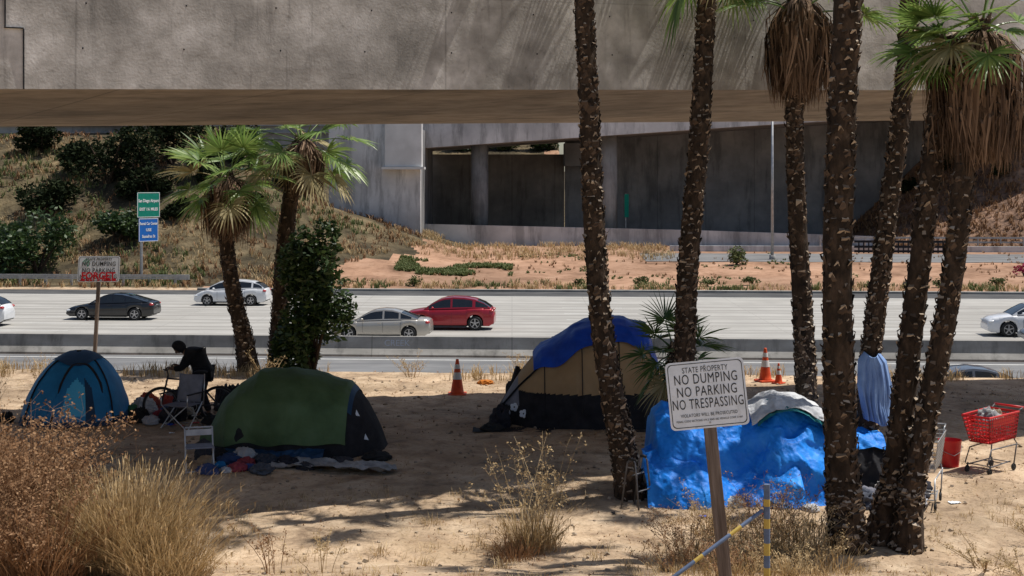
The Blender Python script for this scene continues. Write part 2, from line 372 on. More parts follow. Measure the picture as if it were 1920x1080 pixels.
# ------------------------------------------------------------------ bridge
def fD(x): return 19.7 + .46 * x if x > -7 else 16.48 + .3 * (x + 7)
def fZ(x): return 8.87 + .0285 * x
def rD(x): return 29.1 + .2 * x
def rZ(x): return 8.79 + .0148 * x
br = thing('highway_bridge', 'massive weathered concrete overpass crossing above the encampment', 'bridge')
mb = MB(); NX = 62; x0, x1 = -31, 31; T = 1.5
mb.grid(lambda u, w: V((x0 + (x1 - x0) * u, fD(x0 + (x1 - x0) * u) + .05 * w, fZ(x0 + (x1 - x0) * u) + T * w)), NX, 6, 0)
mb.grid(lambda u, w: V((x0 + (x1 - x0) * u, rD(x0 + (x1 - x0) * u), rZ(x0 + (x1 - x0) * u) + T * w)), NX, 6, 0)
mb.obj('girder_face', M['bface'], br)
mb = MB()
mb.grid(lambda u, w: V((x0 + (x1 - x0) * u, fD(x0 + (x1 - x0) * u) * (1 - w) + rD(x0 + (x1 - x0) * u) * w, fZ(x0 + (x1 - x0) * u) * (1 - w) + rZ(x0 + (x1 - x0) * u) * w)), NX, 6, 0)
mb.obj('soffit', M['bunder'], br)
mb = MB()
mb.grid(lambda u, w: V((x0 + (x1 - x0) * u, (fD(x0 + (x1 - x0) * u) + .05) * (1 - w) + rD(x0 + (x1 - x0) * u) * w, T + fZ(x0 + (x1 - x0) * u) * (1 - w) + rZ(x0 + (x1 - x0) * u) * w)), NX, 6, 0)
mb.obj('deck', M['asph'], br)
mb = MB()
xx = -5.85
mb.box((xx, fD(xx) + .022, fZ(xx) + .36), (.016, .06, .72), 0, rot=(0, 0, .43))
mb.box((xx - .10, fD(xx - .10) + .022, fZ(xx) + .73), (.22, .06, .012), 0, rot=(0, 0, .43))
mb.box((xx - .19, fD(xx - .19) + .022, fZ(xx) + 1.12), (.014, .06, .76), 0, rot=(0, 0, .43))
mb.obj('hinge_joint', M['dark'], br)
rr = random.Random(3)
for i in range(-5, 8):
    for h in (.5, 1.05):
        xx = i * 1.1 + .3 + rr.uniform(-.05, .05); y = fD(xx)
        mb = MB(); mb.cyl((xx, y - .003 + .05 * h / T, fZ(xx) + h), (xx, y + .1, fZ(xx) + h), .012, n=8)
        mb.obj('tie_hole', M['dark'], br)

# ------------------------------------------------------------------ far structures
ov = thing('far_overpass', 'light concrete overpass on round columns over a shaded underpass', 'bridge')
mb = MB()
def beam(x): return interp(x, [(-12, 10.6), (25, 13.1), (60, 15.2)])
mb.grid(lambda u, w: V((-8.8 + 70 * u, 138.0, beam(-8.8 + 70 * u) + 3.2 * w)), 20, 2)
mb.grid(lambda u, w: V((-8.8 + 70 * u, 138.0 + 15 * w, beam(-8.8 + 70 * u))), 20, 2, 1)
mb.grid(lambda u, w: V((-8.8 + 70 * u, 138.0 + 15 * w, beam(-8.8 + 70 * u) + 3.2)), 20, 2)
mb.quad((-8.8, 138, 10.8), (-8.8, 153, 10.8), (-8.8, 153, 14), (-8.8, 138, 14))
mb.obj('deck_girder', [M['concL'], M['conc']], ov)
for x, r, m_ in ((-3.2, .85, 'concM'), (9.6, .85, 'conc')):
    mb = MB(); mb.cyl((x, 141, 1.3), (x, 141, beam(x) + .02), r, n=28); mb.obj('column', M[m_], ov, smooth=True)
ab = thing('abutment_wall', 'pale concrete abutment wall with a raised block at its end', 'wall')
mb = MB(); mb.box((-12.6, 131, 8), (8.4, 1.2, 14)); mb.obj('wall_panel', M['concL'], ab)
mb = MB(); mb.box((-9.9, 130.0, 11.1), (3.4, 1.4, 4.4), ch=.08); mb.box((-9.9, 129.9, 8.80), (3.9, 1.7, .22)); mb.obj('end_block', M['concB'], ab)
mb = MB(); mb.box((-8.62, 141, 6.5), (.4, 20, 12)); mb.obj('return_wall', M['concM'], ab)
mb = MB(); mb.box((-50, 135, 13.5), (68, .6, 6)); mb.box((-50, 134.5, 12.9), (68, .3, .16)); mb.box((-50, 134.5, 12.2), (68, .3, .12))
mb.obj('hilltop_wall', M['conc'], label='grey concrete parapet wall along the top of the slope', cat='wall')
bw = thing('retaining_wall', 'tall stained concrete retaining wall behind the underpass', 'wall')
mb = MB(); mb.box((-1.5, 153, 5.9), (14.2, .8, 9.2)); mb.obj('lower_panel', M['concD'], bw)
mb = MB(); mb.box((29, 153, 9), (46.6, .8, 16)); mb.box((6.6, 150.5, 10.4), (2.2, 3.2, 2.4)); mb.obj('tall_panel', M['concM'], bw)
mb = MB()
mb.grid(lambda u, w: V((-9 + 44 * u, 137 if w < .6 else 137.4, 1.2 + (w > .1) * interp(u, [(0, 2.3), (.6, 1.7), (1, 1.1)]))), 22, 2)
mb.grid(lambda u, w: V((-9 + 44 * u, 137.4 + .01, 1.2 + w * interp(u, [(0, 2.3), (.6, 1.7), (1, 1.1)]))), 22, 1)
mb.obj('low_wall', M['concL'], label='low pale concrete wall in front of the underpass', cat='wall')
road('exit_road', 117.5, 124, 11, 160, M['ramp'], .03, True, 60, 5)
prism('far_barrier', [(0, 0), (0, .55), (.3, .55), (.3, 0)], 127, 14, 150, M['concL'], 'low white concrete barrier beside the exit road', 'barrier', z=1.35)
mb = MB()
for i in range(22):
    x = 30 + i * .42; mb.box((x, 125 - SK * x, 1.9), (.1, .1, 1.1))
for h in (1.55, 1.95, 2.4): mb.box((34.4, 125 - SK * 34.4, h), (9.6, .12, .2), rot=(0, 0, -SK))
mb.obj('guard_fence', M['dark'], label='dark metal guard fence beside the exit road', cat='fence')
mb = MB()
for i in range(26):
    x = 28 + i * 2.0; mb.box((x, 131 - SK * x, 2.0), (.12, .12, 1.2))
for h in (2.1, 2.5): mb.box((53, 131 - SK * 53, h), (50, .08, .16), rot=(0, 0, -SK))
mb.obj('guardrail', M['steel'], label='steel guardrail at the foot of the brown slope', cat='guardrail')
mb = MB()
for i in range(30):
    x = -24.2 - i * 1.9; mb.box((x, 100.6 - SK * x, .38), (.15, .18, .8))
for k, h in enumerate((.62, .74, .86)): mb.box((-52, 100.45 - SK * -52 + (.03 if k == 1 else 0), h), (57, .05, .10), rot=(0, 0, -SK))
mb.box((-23.6, 102, .72), (.9, .3, .36))
mb.obj('guardrail', M['steel'], label='steel guardrail along the freeway shoulder', cat='guardrail')
lp = thing('light_pole', 'tall slim grey steel light pole by the exit road', 'light pole', (21.6, 118, 1.0))
mb = MB(); mb.cyl((0, 0, 0), (0, 0, 13), .13, .09, n=12); mb.obj('pole', M['steel'], lp, smooth=True)
mb = MB(); mb.cyl((0, 0, 0), (0, 0, .5), .28, .24, n=12); mb.obj('base', M['conc'], lp, smooth=True)
mb = MB(); mb.tube([(0, 0, 12.9), (-.6, 0, 13.6), (-2.2, 0, 13.9)], .05, 8); mb.box((-2.5, 0, 13.88), (.8, .3, .14), ch=.04); mb.obj('lamp_arm', M['steel'], lp)
gs = thing('small_road_sign', 'small green road sign mounted on a column', 'road sign', (11.3, 140.2, 5.2), (0, 0, .9))
mb = MB(); mb.box((0, 0, 0), (.7, .06, 2.3), ch=.02); mb.obj('sign_panel', M['signg'], gs)
mb = MB(); mb.cyl((0, .1, -3.8), (0, .1, 1.2), .05); mb.obj('post', M['steel'], gs)

fs = thing('freeway_sign', 'green exit sign above blue rental car sign on post', 'road sign', (-27.1, 106, .9), (0, 0, math.radians(50)))
mb = MB(); mb.box((0, 0, 4.95), (2.0, .05, 1.86), ch=.01); mb.obj('green_panel', M['signg'], fs)
mb = MB(); mb.box((0, 0, 3.08), (1.72, .05, 1.72), ch=.01); mb.obj('blue_panel', M['signb'], fs)
mb = MB(); mb.cyl((-.55, .1, -.6), (-.55, .1, 5.5), .11); mb.obj('post', M['steel'], fs)
mb = MB()
for (cz, w, h) in ((4.95, 1.94, 1.8), (3.08, 1.66, 1.66)):
    for s in (-1, 1):
        mb.box((s * w / 2, -.03, cz), (.04, .01, h)); mb.box((0, -.03, cz + s * h / 2), (w, .01, .04))
mb.obj('sign_border', M['signt'], fs)
text('San Diego Airport', .32, fs, (0, -.035, 5.25), M['signt'], weight=.010, sx=.76)
text('EXIT 1\u00bc MILES', .30, fs, (0, -.035, 4.62), M['signt'], weight=.010, sx=.84)
text('Rental Car Center', .29, fs, (0, -.035, 3.55), M['signt'], weight=.009, sx=.72)
text('USE', .29, fs, (0, -.035, 3.08), M['signt'], weight=.009)
text('Sassafras St', .30, fs, (0, -.035, 2.6), M['signt'], weight=.009, sx=.84)

# ------------------------------------------------------------------ palms
def catmull(P, t):
    n = len(P) - 1; f = t * n; i = min(int(f), n - 1); f -= i
    p0 = P[max(i - 1, 0)]; p1 = P[i]; p2 = P[i + 1]; p3 = P[min(i + 2, n)]
    return [.5 * ((2 * b) + (-a + c) * f + (2 * a - 5 * b + 4 * c - d) * f * f + (-a + 3 * b - 3 * c + d) * f ** 3) for a, b, c, d in zip(p0, p1, p2, p3)]
def trunk_mesh(P, rnd, boot=.1, detail=1.0, keep=.9, bare=0.0):
    mb = MB(); n = 20
    H = P[-1][2] - P[0][2]; NR = int(H / .07)
    for i in range(NR + 1):
        x, y, z, r = catmull(P, i / NR); r *= .86
        for k in range(n):
            a = 2 * pi * k / n
            q = r * (1 + .10 * noise.noise(V((math.cos(a) * 2, math.sin(a) * 2, z * 2 + x * 9))) + .06 * noise.noise(V((math.cos(a) * 5, math.sin(a) * 5, z * 9 + x * 9))))
            mb.v.append((x + q * math.cos(a), y + q * math.sin(a), z))
    for i in range(NR):
        for k in range(n):
            k2 = (k + 1) % n
            mb.f.append((i * n + k, i * n + k2, (i + 1) * n + k2, (i + 1) * n + k)); mb.m.append(0)
    rows = int(H / (boot * .80))
    for i in range(rows):
        t = (i + .5) / rows
        if t < bare: continue
        x, y, z, r = catmull(P, t); r *= .86
        m = max(6, int(2 * pi * r / (boot * 1.1)))
        for k in range(m):
            a = 2 * pi * (k + .5 * (i % 2)) / m + rnd.uniform(-.22, .22)
            pk_ = keep * min(1, .35 + 4 * t) * (1 if noise.noise(V((math.cos(a) * 1.5, math.sin(a) * 1.5 + x * 7, z * 1.6))) > -.28 else .35)
            if rnd.random() > pk_: continue
            zc = z + rnd.uniform(-.3, .3) * boot
            big_ = rnd.uniform(.55, 1.3); bt = boot * big_
            da = bt * .58 / r * rnd.uniform(.7, 1.1); da2 = da * rnd.uniform(.2, .8)
            z0 = zc - bt * rnd.uniform(.35, .7); z1 = zc + bt * rnd.uniform(.3, .8)
            o1 = r * .97; o2 = r + rnd.uniform(.006, .040) * (boot / .1)
            sk = rnd.uniform(-.45, .45) * da
            def pp(aa, rad, zz): return (x + rad * math.cos(aa), y + rad * math.sin(aa), zz)
            bl = pp(a - da * .3, o1, z0); brr = pp(a + da * .3, o1, z0)
            ml = pp(a - da, o1 + .006, zc); mr = pp(a + da, o1 + .006, zc + rnd.uniform(-.01, .01))
            tl = pp(a - da2 + sk, o2, z1 + rnd.uniform(-.02, .02)); tr = pp(a + da2 + sk, o2, z1 + rnd.uniform(-.02, .02))
            kl = pp(a - da2 + sk, r * .93, z1 + .03); kr = pp(a + da2 + sk, r * .93, z1 + .03)
            cc = pp(a, (o1 + o2) / 2 + .010, zc)
            mb.add([bl, brr, mr, cc, ml, tl, tr, kl, kr], [(0, 1, 2, 3), (0, 3, 4), (4, 3, 6, 5), (3, 2, 6)], 1)
            tdir = rnd.uniform(.15, .95)
            e1 = V(tl) * (1 - tdir) + V(ml) * tdir; e2 = V(tr) * (1 - tdir) + V(mr) * tdir * 1.0
            off = V((math.cos(a), math.sin(a), 0)) * .004
            if rnd.random() < .58: mb.add([e1 + off, e2 + off, V(tr) + off, V(tl) + off], [(0, 1, 2, 3)], 2)
            mb.add([tl, tr, kr, kl], [(0, 1, 2, 3)], 2)
            if rnd.random() < .05:
                e = V(tr) + off * 8 + V((0, 0, rnd.uniform(.02, .07))); mb.add([tl, tr, e], [(0, 1, 2)], 2)
    return mb
def frond(mb, base, az, el, plen, R0, rnd, nl=30, mi=0, droop=.5, pmi=None, wid=.022):
    d = V((math.cos(az) * math.cos(el), math.sin(az) * math.cos(el), math.sin(el)))
    p = V(base); pts = [p.copy()]; dd = d.copy()
    for i in range(5):
        dd = (dd + V((0, 0, -.075 * droop * 2))).normalized(); p = p + dd * plen / 5; pts.append(p.copy())
    mb.tube(pts, [.016, .014, .012, .011, .01, .009], 4, mi if pmi is None else pmi, caps=False)
    f = dd; s = f.cross(V((0, 0, 1)))
    if s.length < .05: s = V((1, 0, 0))
    s.normalize(); nrm = s.cross(f).normalized()
    roll = rnd.uniform(-.5, .5); s2 = s * math.cos(roll) + nrm * math.sin(roll); nrm = s2.cross(f).normalized(); s = s2
    mx = math.radians(112)
    for i in range(nl):
        ph = -mx + 2 * mx * i / (nl - 1) + rnd.uniform(-.03, .03)
        L = R0 * (.68 + .32 * math.cos(ph * .8)) * rnd.uniform(.82, 1.08)
        dr = f * math.cos(ph) + s * math.sin(ph) + nrm * (.22 * (1 - math.cos(ph)))
        dr.normalize()
        side = (nrm.cross(dr)).normalized(); side = (side + nrm * rnd.choice((-.5, .5))).normalized()
        q = []
        fall = rnd.uniform(.5, 1.3) * droop
        for t in (0.03, .35, .62, .84, 1.0):
            q.append(p + dr * (L * t * (1 - .12 * fall * t * t)) + V((0, 0, -1)) * (fall * L * .6 * max(0, t - .35) ** 1.7))
        w = wid * R0 / .8
        mb.strip(q, [w * .35, w * 1.15, w * .8, w * .38, w * .06], side, mi)
def crown_mesh(c, rnd, nf=26, plen=.7, R0=.75, elo=-35, ehi=80, nl=28, droop=.55, ysc=.1, wid=.022, az0=None, azr=None):
    mb = MB()
    for i in range(nf):
        t = i / max(1, nf - 1)
        az = i * 2.39996 + rnd.uniform(-.25, .25)
        if az0 is not None: az = az0 + rnd.uniform(-azr, azr)
        el = math.radians(ehi + (elo - ehi) * t ** .8 + rnd.uniform(-8, 8))
        mi = 0 if rnd.random() > ysc + .35 * (t > .8) else 1
        b = V(c) + V((math.cos(az) * .08, math.sin(az) * .08, -.25 * t))
        frond(mb, b, az, el, plen * rnd.uniform(.75, 1.15), R0 * rnd.uniform(.8, 1.1), rnd, nl, mi, droop * (.6 + t), wid=wid)
    return mb
def skirt_mesh(c, rnd, top, bot, r, n=420):
    mb = MB(); c = V(c)
    for i in range(n):
        az = rnd.uniform(0, 2 * pi); h0 = top - rnd.random() ** 1.4 * (top - bot) * .55
        lump = .75 + .9 * noise.noise(V((math.cos(az) * 2.5, math.sin(az) * 2.5, c.x)))
        L = (h0 - bot) * rnd.uniform(.4, 1.05) * (.75 + .4 * lump * .7); rad = r * rnd.uniform(.3, 1.0) * (.75 + .4 * lump)
        o = V((math.cos(az), math.sin(az), 0)); s = V((-math.sin(az), math.cos(az), 0))
        s = (s + o * rnd.uniform(-.6, .6)).normalized()
        st = c + o * .08 + V((0, 0, h0 - c.z))
        dx = rnd.gauss(0, .09)
        q = []
        for t in (0, .15, .4, .7, 1):
            q.append(st + o * (rad * min(1, t * 2.4) ** .6 - .25 * t * rad) + V((0, 0, -L * t ** 1.1)) + s * (.04 * math.sin(t * 5 + i) + dx * t))
        w = rnd.uniform(.006, .02)
        mb.strip(q, [w * .6, w, w * 1.2, w * .8, w * .15], s, 0)
    return mb
def palm(label, base, P, rc=None, crown=None, skirt=None, boot=.088, seed=1, bare=0, keep=.9, dark=False, group='palm trees standing around the tents'):
    rnd = random.Random(seed)
    t = thing('palm_tree', label, 'palm tree', base, group=group)
    bx, by, bz = base
    L = [(x - bx, y - by, z - bz, r) for (x, y, z, r) in P]
    L[0] = (L[0][0], L[0][1], -.25, L[0][3] * 1.12)
    trunk_mesh(L, rnd, boot, bare=bare, keep=keep).obj('trunk', [M['bark'], M['boot'], M['boott']], t)
    if crown:
        cc = (L[-1][0], L[-1][1], L[-1][2])
        crown_mesh(cc, rnd, **crown).obj('crown', [M['frondd'] if dark else M['frond'], M['frondy']], t)
    if skirt:
        top, bot, r, n = skirt
        skirt_mesh((L[-1][0] + .02, L[-1][1], L[-1][2]), rnd, top - bz, bot - bz, r, n).obj('dead_leaf_skirt', M['skirt'], t)
    return t
big = dict(nf=15, plen=.9, R0=.75, nl=22)
def B(x, y): return (x, y, gz(x, y))
palm('slender rough-barked palm leaning over the dirt beside a tent', B(1.65, 19.3), [(1.65, 19.3, 3.3, .25), (1.53, 19.3, 3.85, .205), (1.40, 19.3, 4.5, .185), (1.21, 19.28, 5.7, .17), (1.09, 19.25, 7.38, .158), (1.04, 19.2, 8.6, .15), (.97, 19.15, 10.05, .145), (.9, 19.1, 12.3, .14)], crown=big, seed=1)
palm('slim dark palm rising behind a white warning sign', B(2.31, 20.2), [(2.31, 20.2, 3.3, .2), (2.44, 20.2, 4.85, .175), (2.50, 20.2, 6.37, .165), (2.65, 20.1, 8.27, .155), (2.75, 20.1, 10.1, .15), (2.83, 20, 11.4, .15)], crown=dict(nf=18, plen=.85, R0=.75, nl=24, elo=-60), seed=2)
palm('palm with shaggy brown dead leaf skirt behind the tarps', B(4.28, 20.8), [(4.28, 20.8, 3.3, .2), (4.30, 20.8, 4.6, .175), (4.24, 20.75, 5.6, .165), (4.12, 20.7, 7.9, .145), (4.12, 20.7, 8.9, .14), (4.16, 20.7, 10.25, .14)], crown=dict(nf=14, plen=.8, R0=.7, nl=26, elo=20), skirt=(10.3, 8.72, .44, 1700), seed=3)
palm('thick dark palm trunk covered in cut leaf bases', B(3.92, 16.6), [(3.92, 16.6, 3.3, .31), (3.90, 16.6, 3.7, .24), (3.86, 16.6, 4.11, .22), (3.80, 16.6, 5.98, .20), (3.83, 16.6, 7.85, .19), (3.92, 16.6, 9.72, .185), (4.0, 16.6, 11.8, .18)], crown=big, boot=.098, seed=4)
palm('leaning palm with a blue cloth tied around it', B(4.94, 20), [(4.94, 20, 3.3, .19), (5.03, 20, 4.9, .165), (5.14, 20, 5.95, .158), (5.29, 20, 7.15, .15), (5.48, 20, 8.65, .145), (5.60, 20, 10.15, .14), (5.68, 20, 11.8, .14)], crown=big, seed=5)
palm('leaning palm whose base touches its neighbour', B(4.38, 17.0), [(4.38, 17.0, 3.3, .26), (4.50, 17, 3.75, .20), (4.58, 17, 4.1, .175), (4.72, 17, 5.32, .158), (4.90, 17.05, 6.71, .15), (5.05, 17.1, 7.85, .145), (5.22, 17.1, 9.1, .14), (5.25, 17.1, 9.3, .14)], crown=dict(nf=9, plen=.5, R0=.60, nl=30, elo=5, ehi=50, az0=pi + .5, azr=.9, ysc=0), skirt=(9.25, 7.9, .24, 520), seed=6)
palm('leaning palm with a large dead leaf skirt and green fans', B(4.62, 16.7), [(4.62, 16.7, 3.3, .24), (4.67, 16.7, 3.7, .185), (4.72, 16.7, 4.1, .16), (4.97, 16.7, 5.35, .15), (5.19, 16.7, 6.6, .145), (5.30, 16.7, 7.72, .14), (5.44, 16.7, 8.8, .14), (5.50, 16.7, 9.5, .14)], crown=dict(nf=16, plen=.5, R0=.60, nl=30, elo=-10, ysc=.05), skirt=(9.4, 7.75, .42, 1900), seed=7)
palm('short fan palm with a brown skirt by the road edge', B(-5.93, 32.3), [(-5.93, 32.3, 3.3, .30), (-6.1, 32.3, 4.1, .23), (-6.3, 32.3, 4.94, .21), (-6.48, 32.3, 6.15, .19), (-6.48, 32.3, 7.4, .18), (-6.48, 32.3, 7.75, .16)], crown=dict(nf=28, plen=.8, R0=.85, nl=26, elo=-28, ehi=75, wid=.024, ysc=.08), skirt=(7.75, 6.2, .5, 1300), boot=.11, seed=8)
palm('fan palm with drooping fronds close under the bridge', B(-5.43, 32.9), [(-5.43, 32.9, 3.3, .30), (-5.38, 32.9, 4.1, .25), (-5.25, 32.9, 6.2, .22), (-5.0, 32.9, 8.0, .2), (-4.85, 32.9, 8.6, .18)], crown=dict(nf=28, plen=.95, R0=.9, nl=26, elo=-25, ehi=70, wid=.024, ysc=.15), skirt=(8.6, 7.2, .42, 800), boot=.11, seed=9)
palm('young fan palm with a low spreading crown', B(2.38, 22.5), [(2.38, 22.5, 3.3, .17), (2.45, 22.5, 4.0, .14), (2.55, 22.5, 4.7, .12), (2.6, 22.5, 5.0, .1)], crown=dict(nf=22, plen=.42, R0=.62, nl=24, elo=-45, ehi=80, wid=.02, ysc=0), boot=.08, seed=10, dark=True)

# ------------------------------------------------------------------ foliage
def leaf_cloud(mb, c, r, n, ls, rnd, mi=0, lumps=7):
    c = V(c); r = V(r); L = []
    for i in range(lumps):
        d = V((rnd.gauss(0, 1), rnd.gauss(0, 1), rnd.gauss(0, 1))).normalized() * rnd.uniform(.25, .75)
        L.append((d, rnd.uniform(.3, .55)))
    for i in range(n):
        d, rad = rnd.choice(L)
        e = V((rnd.gauss(0, 1), rnd.gauss(0, 1), rnd.gauss(0, 1))).normalized() * rad * rnd.uniform(.6, 1.08)
        p = d + e; p = c + V((p.x * r.x, p.y * r.y, p.z * r.z))
        a = V((rnd.gauss(0, 1), rnd.gauss(0, 1), rnd.gauss(0, .6))).normalized(); b = a.orthogonal().normalized()
        bq = Matrix.Rotation(rnd.uniform(0, 6.28), 3, a) @ b
        s = ls * rnd.uniform(.6, 1.3)
        mb.add([p - a * s, p + bq * s * .45, p + a * s, p - bq * s * .45], [(0, 1, 2, 3)], mi)
def bush(label, x, y, r, n, ls, m, seed, z=None, cat='bush', group=None, name='bush', more=()):
    rnd = random.Random(seed); zz = gz(x, y)
    t = thing(name, label, cat, (x, y, zz), group=group)
    mb = MB(); leaf_cloud(mb, (0, 0, (z if z is not None else r[2] * .8)), r, n, ls, rnd, 0, 9)
    for (c, r2, n2) in more: leaf_cloud(mb, c, r2, n2, ls, rnd, 0, 9)
    mb.obj('crown', m, t)
    mb = MB()
    for i in range(6):
        a = rnd.uniform(0, 6.28); q = V((math.cos(a) * r[0] * .5, math.sin(a) * r[1] * .5, r[2] * 1.1))
        mb.tube([(0, 0, -.1), q * .5 + V((0, 0, .1)), q], [.03 * r[0] + .02, .02 * r[0] + .01, .01], 5)
    mb.obj('branches', M['bark'], t)
    return t
bush('tall leafy green shrub growing against the palms', -4.45, 31.7, (.85, .6, 1.3), 3400, .085, M['leaf'], 20, z=2.2, more=[((-.2, 0, .85), (.65, .55, 1.0), 2600), ((.25, 0, 1.5), (.75, .5, 1.0), 1600), ((-.75, .2, .5), (.35, .3, .8), 700)])
G = 'scrub bushes on the dry slope'
for (x, y, rx, rz, s) in [(-34, 120, 4.4, 3.4, 2), (-42, 127, 2.4, 1.6, 4), (-35.5, 106.5, 3.8, 2.6, 5), (-29.5, 123.5, 3.4, 3.4, 6), (-24.5, 126, 2.4, 2.8, 7), (-19.5, 125.5, 2.4, 2.6, 8), (-39, 109, 2.6, 2.0, 11), (-46, 118, 1.8, 1.2, 12), (-31, 112, 2.6, 1.6, 14), (-38, 116, 2.8, 1.8, 15), (-22, 119, 1.1, .8, 13), (-27, 115, 1.6, 1.0, 16), (-43, 111, 1.8, 1.2, 17), (-30, 118, 2.6, 1.8, 18), (-26, 121, 2.0, 1.6, 19), (-37, 123, 2.4, 1.6, 20)]:  # several of the smaller bushes are added to darken the shadowed slope
    bush('dark green scrub bush on the dry slope', x, y, (rx, rx * .8, rz), int(700 + 500 * rx), .22, M['leafd'] if s not in (5, 14, 11) else M['leaf'], 30 + s, group=G)
for (x, y, rx, rz, s) in [(45, 146, 1.6, 1.2, 1), (48, 140, 1.4, 1.0, 2), (41, 149, 1.3, 1.0, 3), (50, 148, 1.5, 1.1, 4)]:
    bush('low scrub bush on the brown slope', x, y, (rx, rx, rz), 700, .2, M['leafd'], 60 + s, group=G)
bush('bright green plant on the bank above a wall', -1.0, 157.5, (2.2, 1, 1.6), 1500, .2, M['weedg'], 70)
bush('leafy bush on the bank above a wall', 3.2, 157.0, (2.8, 1, 1.5), 1500, .2, M['leaf'], 72)
bush('leafy bush on the bank above a wall', -5.6, 157.5, (3.2, 1, 1.3), 1300, .2, M['leaf'], 73)
bush('small round green weed on the median', 18.0, 114, (1.1, .8, .8), 900, .12, M['weedg'], 71, z=.6)
for i, (x, y) in enumerate([(-12, 101.2), (-7, 101.5), (4.6, 101), (9.2, 101.3), (13.8, 100.6), (17, 101.2), (20.5, 100.4), (30, 99.6), (34, 99.8), (43.5, 99)]):
    bush('small green weed along the freeway kerb', x, y, (.75, .4, .42), 380, .09, M['weedg'], 80 + i, z=.3, cat='weed', group='weeds along the freeway kerb', name='weed')
def tufts(name, n, xr, vr, size, blades, m, seed, cond=None, w=.006, lean=.5):
    rnd = random.Random(seed); mb = MB()
    for i in range(n):
        x = rnd.uniform(*xr); v = rnd.uniform(*vr); y = v - SK * x
        if cond and not cond(x, v, rnd): continue
        z = gz(x, y)
        for k in range(blades):
            a = rnd.uniform(0, 6.28); L = size * rnd.uniform(.5, 1.2); ln = rnd.uniform(.1, 1) * lean
            d = V((math.cos(a) * ln, math.sin(a) * ln, 1)).normalized()
            p = V((x + rnd.uniform(-1, 1) * size * .35, y + rnd.uniform(-1, 1) * size * .35, z - .01)); s = V((math.cos(a + 1.57), math.sin(a + 1.57), 0))
            mb.strip([p, p + d * L * .6, p + d * L + V((math.cos(a), math.sin(a), -.4)) * L * .2], [w, w * .8, w * .1], s, 0)
    return mb.obj(name, m, kind='stuff')
pn = lambda x, v, s: noise.noise(V((x * s, v * s, 4)))
tufts('dry_grass', 5200, (-60, 0), (99, 131), .45, 5, M['straw'], 1, lambda x, v, r: x < -6 - (128 - v) * .35 and pn(x, v, .18) > .05, w=.03)
tufts('brown_scrub', 3600, (-60, -8), (99, 131), .5, 5, M['strawb'], 14, lambda x, v, r: x < -6 - (128 - v) * .35 and pn(x, v, .3) > -.1, w=.04)
tufts('slope_grass', 4500, (-60, -8), (100, 131), .55, 5, M['weedg'], 2, lambda x, v, r: x < -10 - (128 - v) * .3 and pn(x, v, .12) > .05, w=.045)
tufts('kerb_grass', 1200, (-22, 60), (99, 102.5), .4, 6, M['straw'], 3, lambda x, v, r: pn(x, v, .3) > -.1, w=.025)
tufts('kerb_weeds', 1500, (-20, 60), (99, 103), .4, 6, M['weedg'], 4, lambda x, v, r: pn(x, v, .35) > .05, w=.035)
tufts('median_grass', 1800, (-12, 60), (103, 135), .25, 5, M['strawb'], 5, lambda x, v, r: pn(x, v, .2) > .15, w=.03)
tufts('median_dry_grass', 900, (-9, 14), (118, 136), .6, 6, M['straw'], 6, lambda x, v, r: pn(x, v, .3) > -.1, w=.025)
tufts('median_weeds', 1900, (-9, 0), (107, 116), .3, 8, M['weedg'], 7, lambda x, v, r: pn(x, v, .28) > .0, w=.05, lean=1)
tufts('median_green_patch', 900, (0, 26), (104, 124), .22, 6, M['weedg'], 13, lambda x, v, r: pn(x, v, .25) > .22, w=.04, lean=1)
tufts('right_slope_scrub', 2500, (36, 60), (128, 154), .5, 5, M['strawb'], 8, w=.05)
tufts('straw_litter', 13000, (-12, 12), (13, 33), .07, 4, M['straw'], 9, lambda x, v, r: pn(x, v, .5) > -.1, w=.003, lean=3)
tufts('leaf_litter', 9000, (-12, 12), (13, 33), .05, 3, M['strawb'], 10, lambda x, v, r: pn(x, v, .4) < .15, w=.008, lean=4)
tufts('lip_grass', 1400, (-14, 14), (30.5, 33), .3, 6, M['straw'], 11, lambda x, v, r: pn(x, v, .5) > 0, w=.008)
tufts('patchy_grass', 2400, (-6, 9), (13.5, 19.5), .13, 6, M['straw'], 12, lambda x, v, r: pn(x, v, .9) > .1, w=.003, lean=1.2)
rnd = random.Random(8); mb = MB()
for i in range(1500):
    x = rnd.uniform(-10, 10); y = rnd.uniform(13.5, 31); s = rnd.uniform(.008, .035)
    mb.box((x, y, gz(x, y) + s * .2), (s * 2, s * 1.5, s), 0, rot=(rnd.random(), rnd.random(), rnd.random() * 3), top=.7)
mb.obj('gravel', M['rock'], kind='stuff')

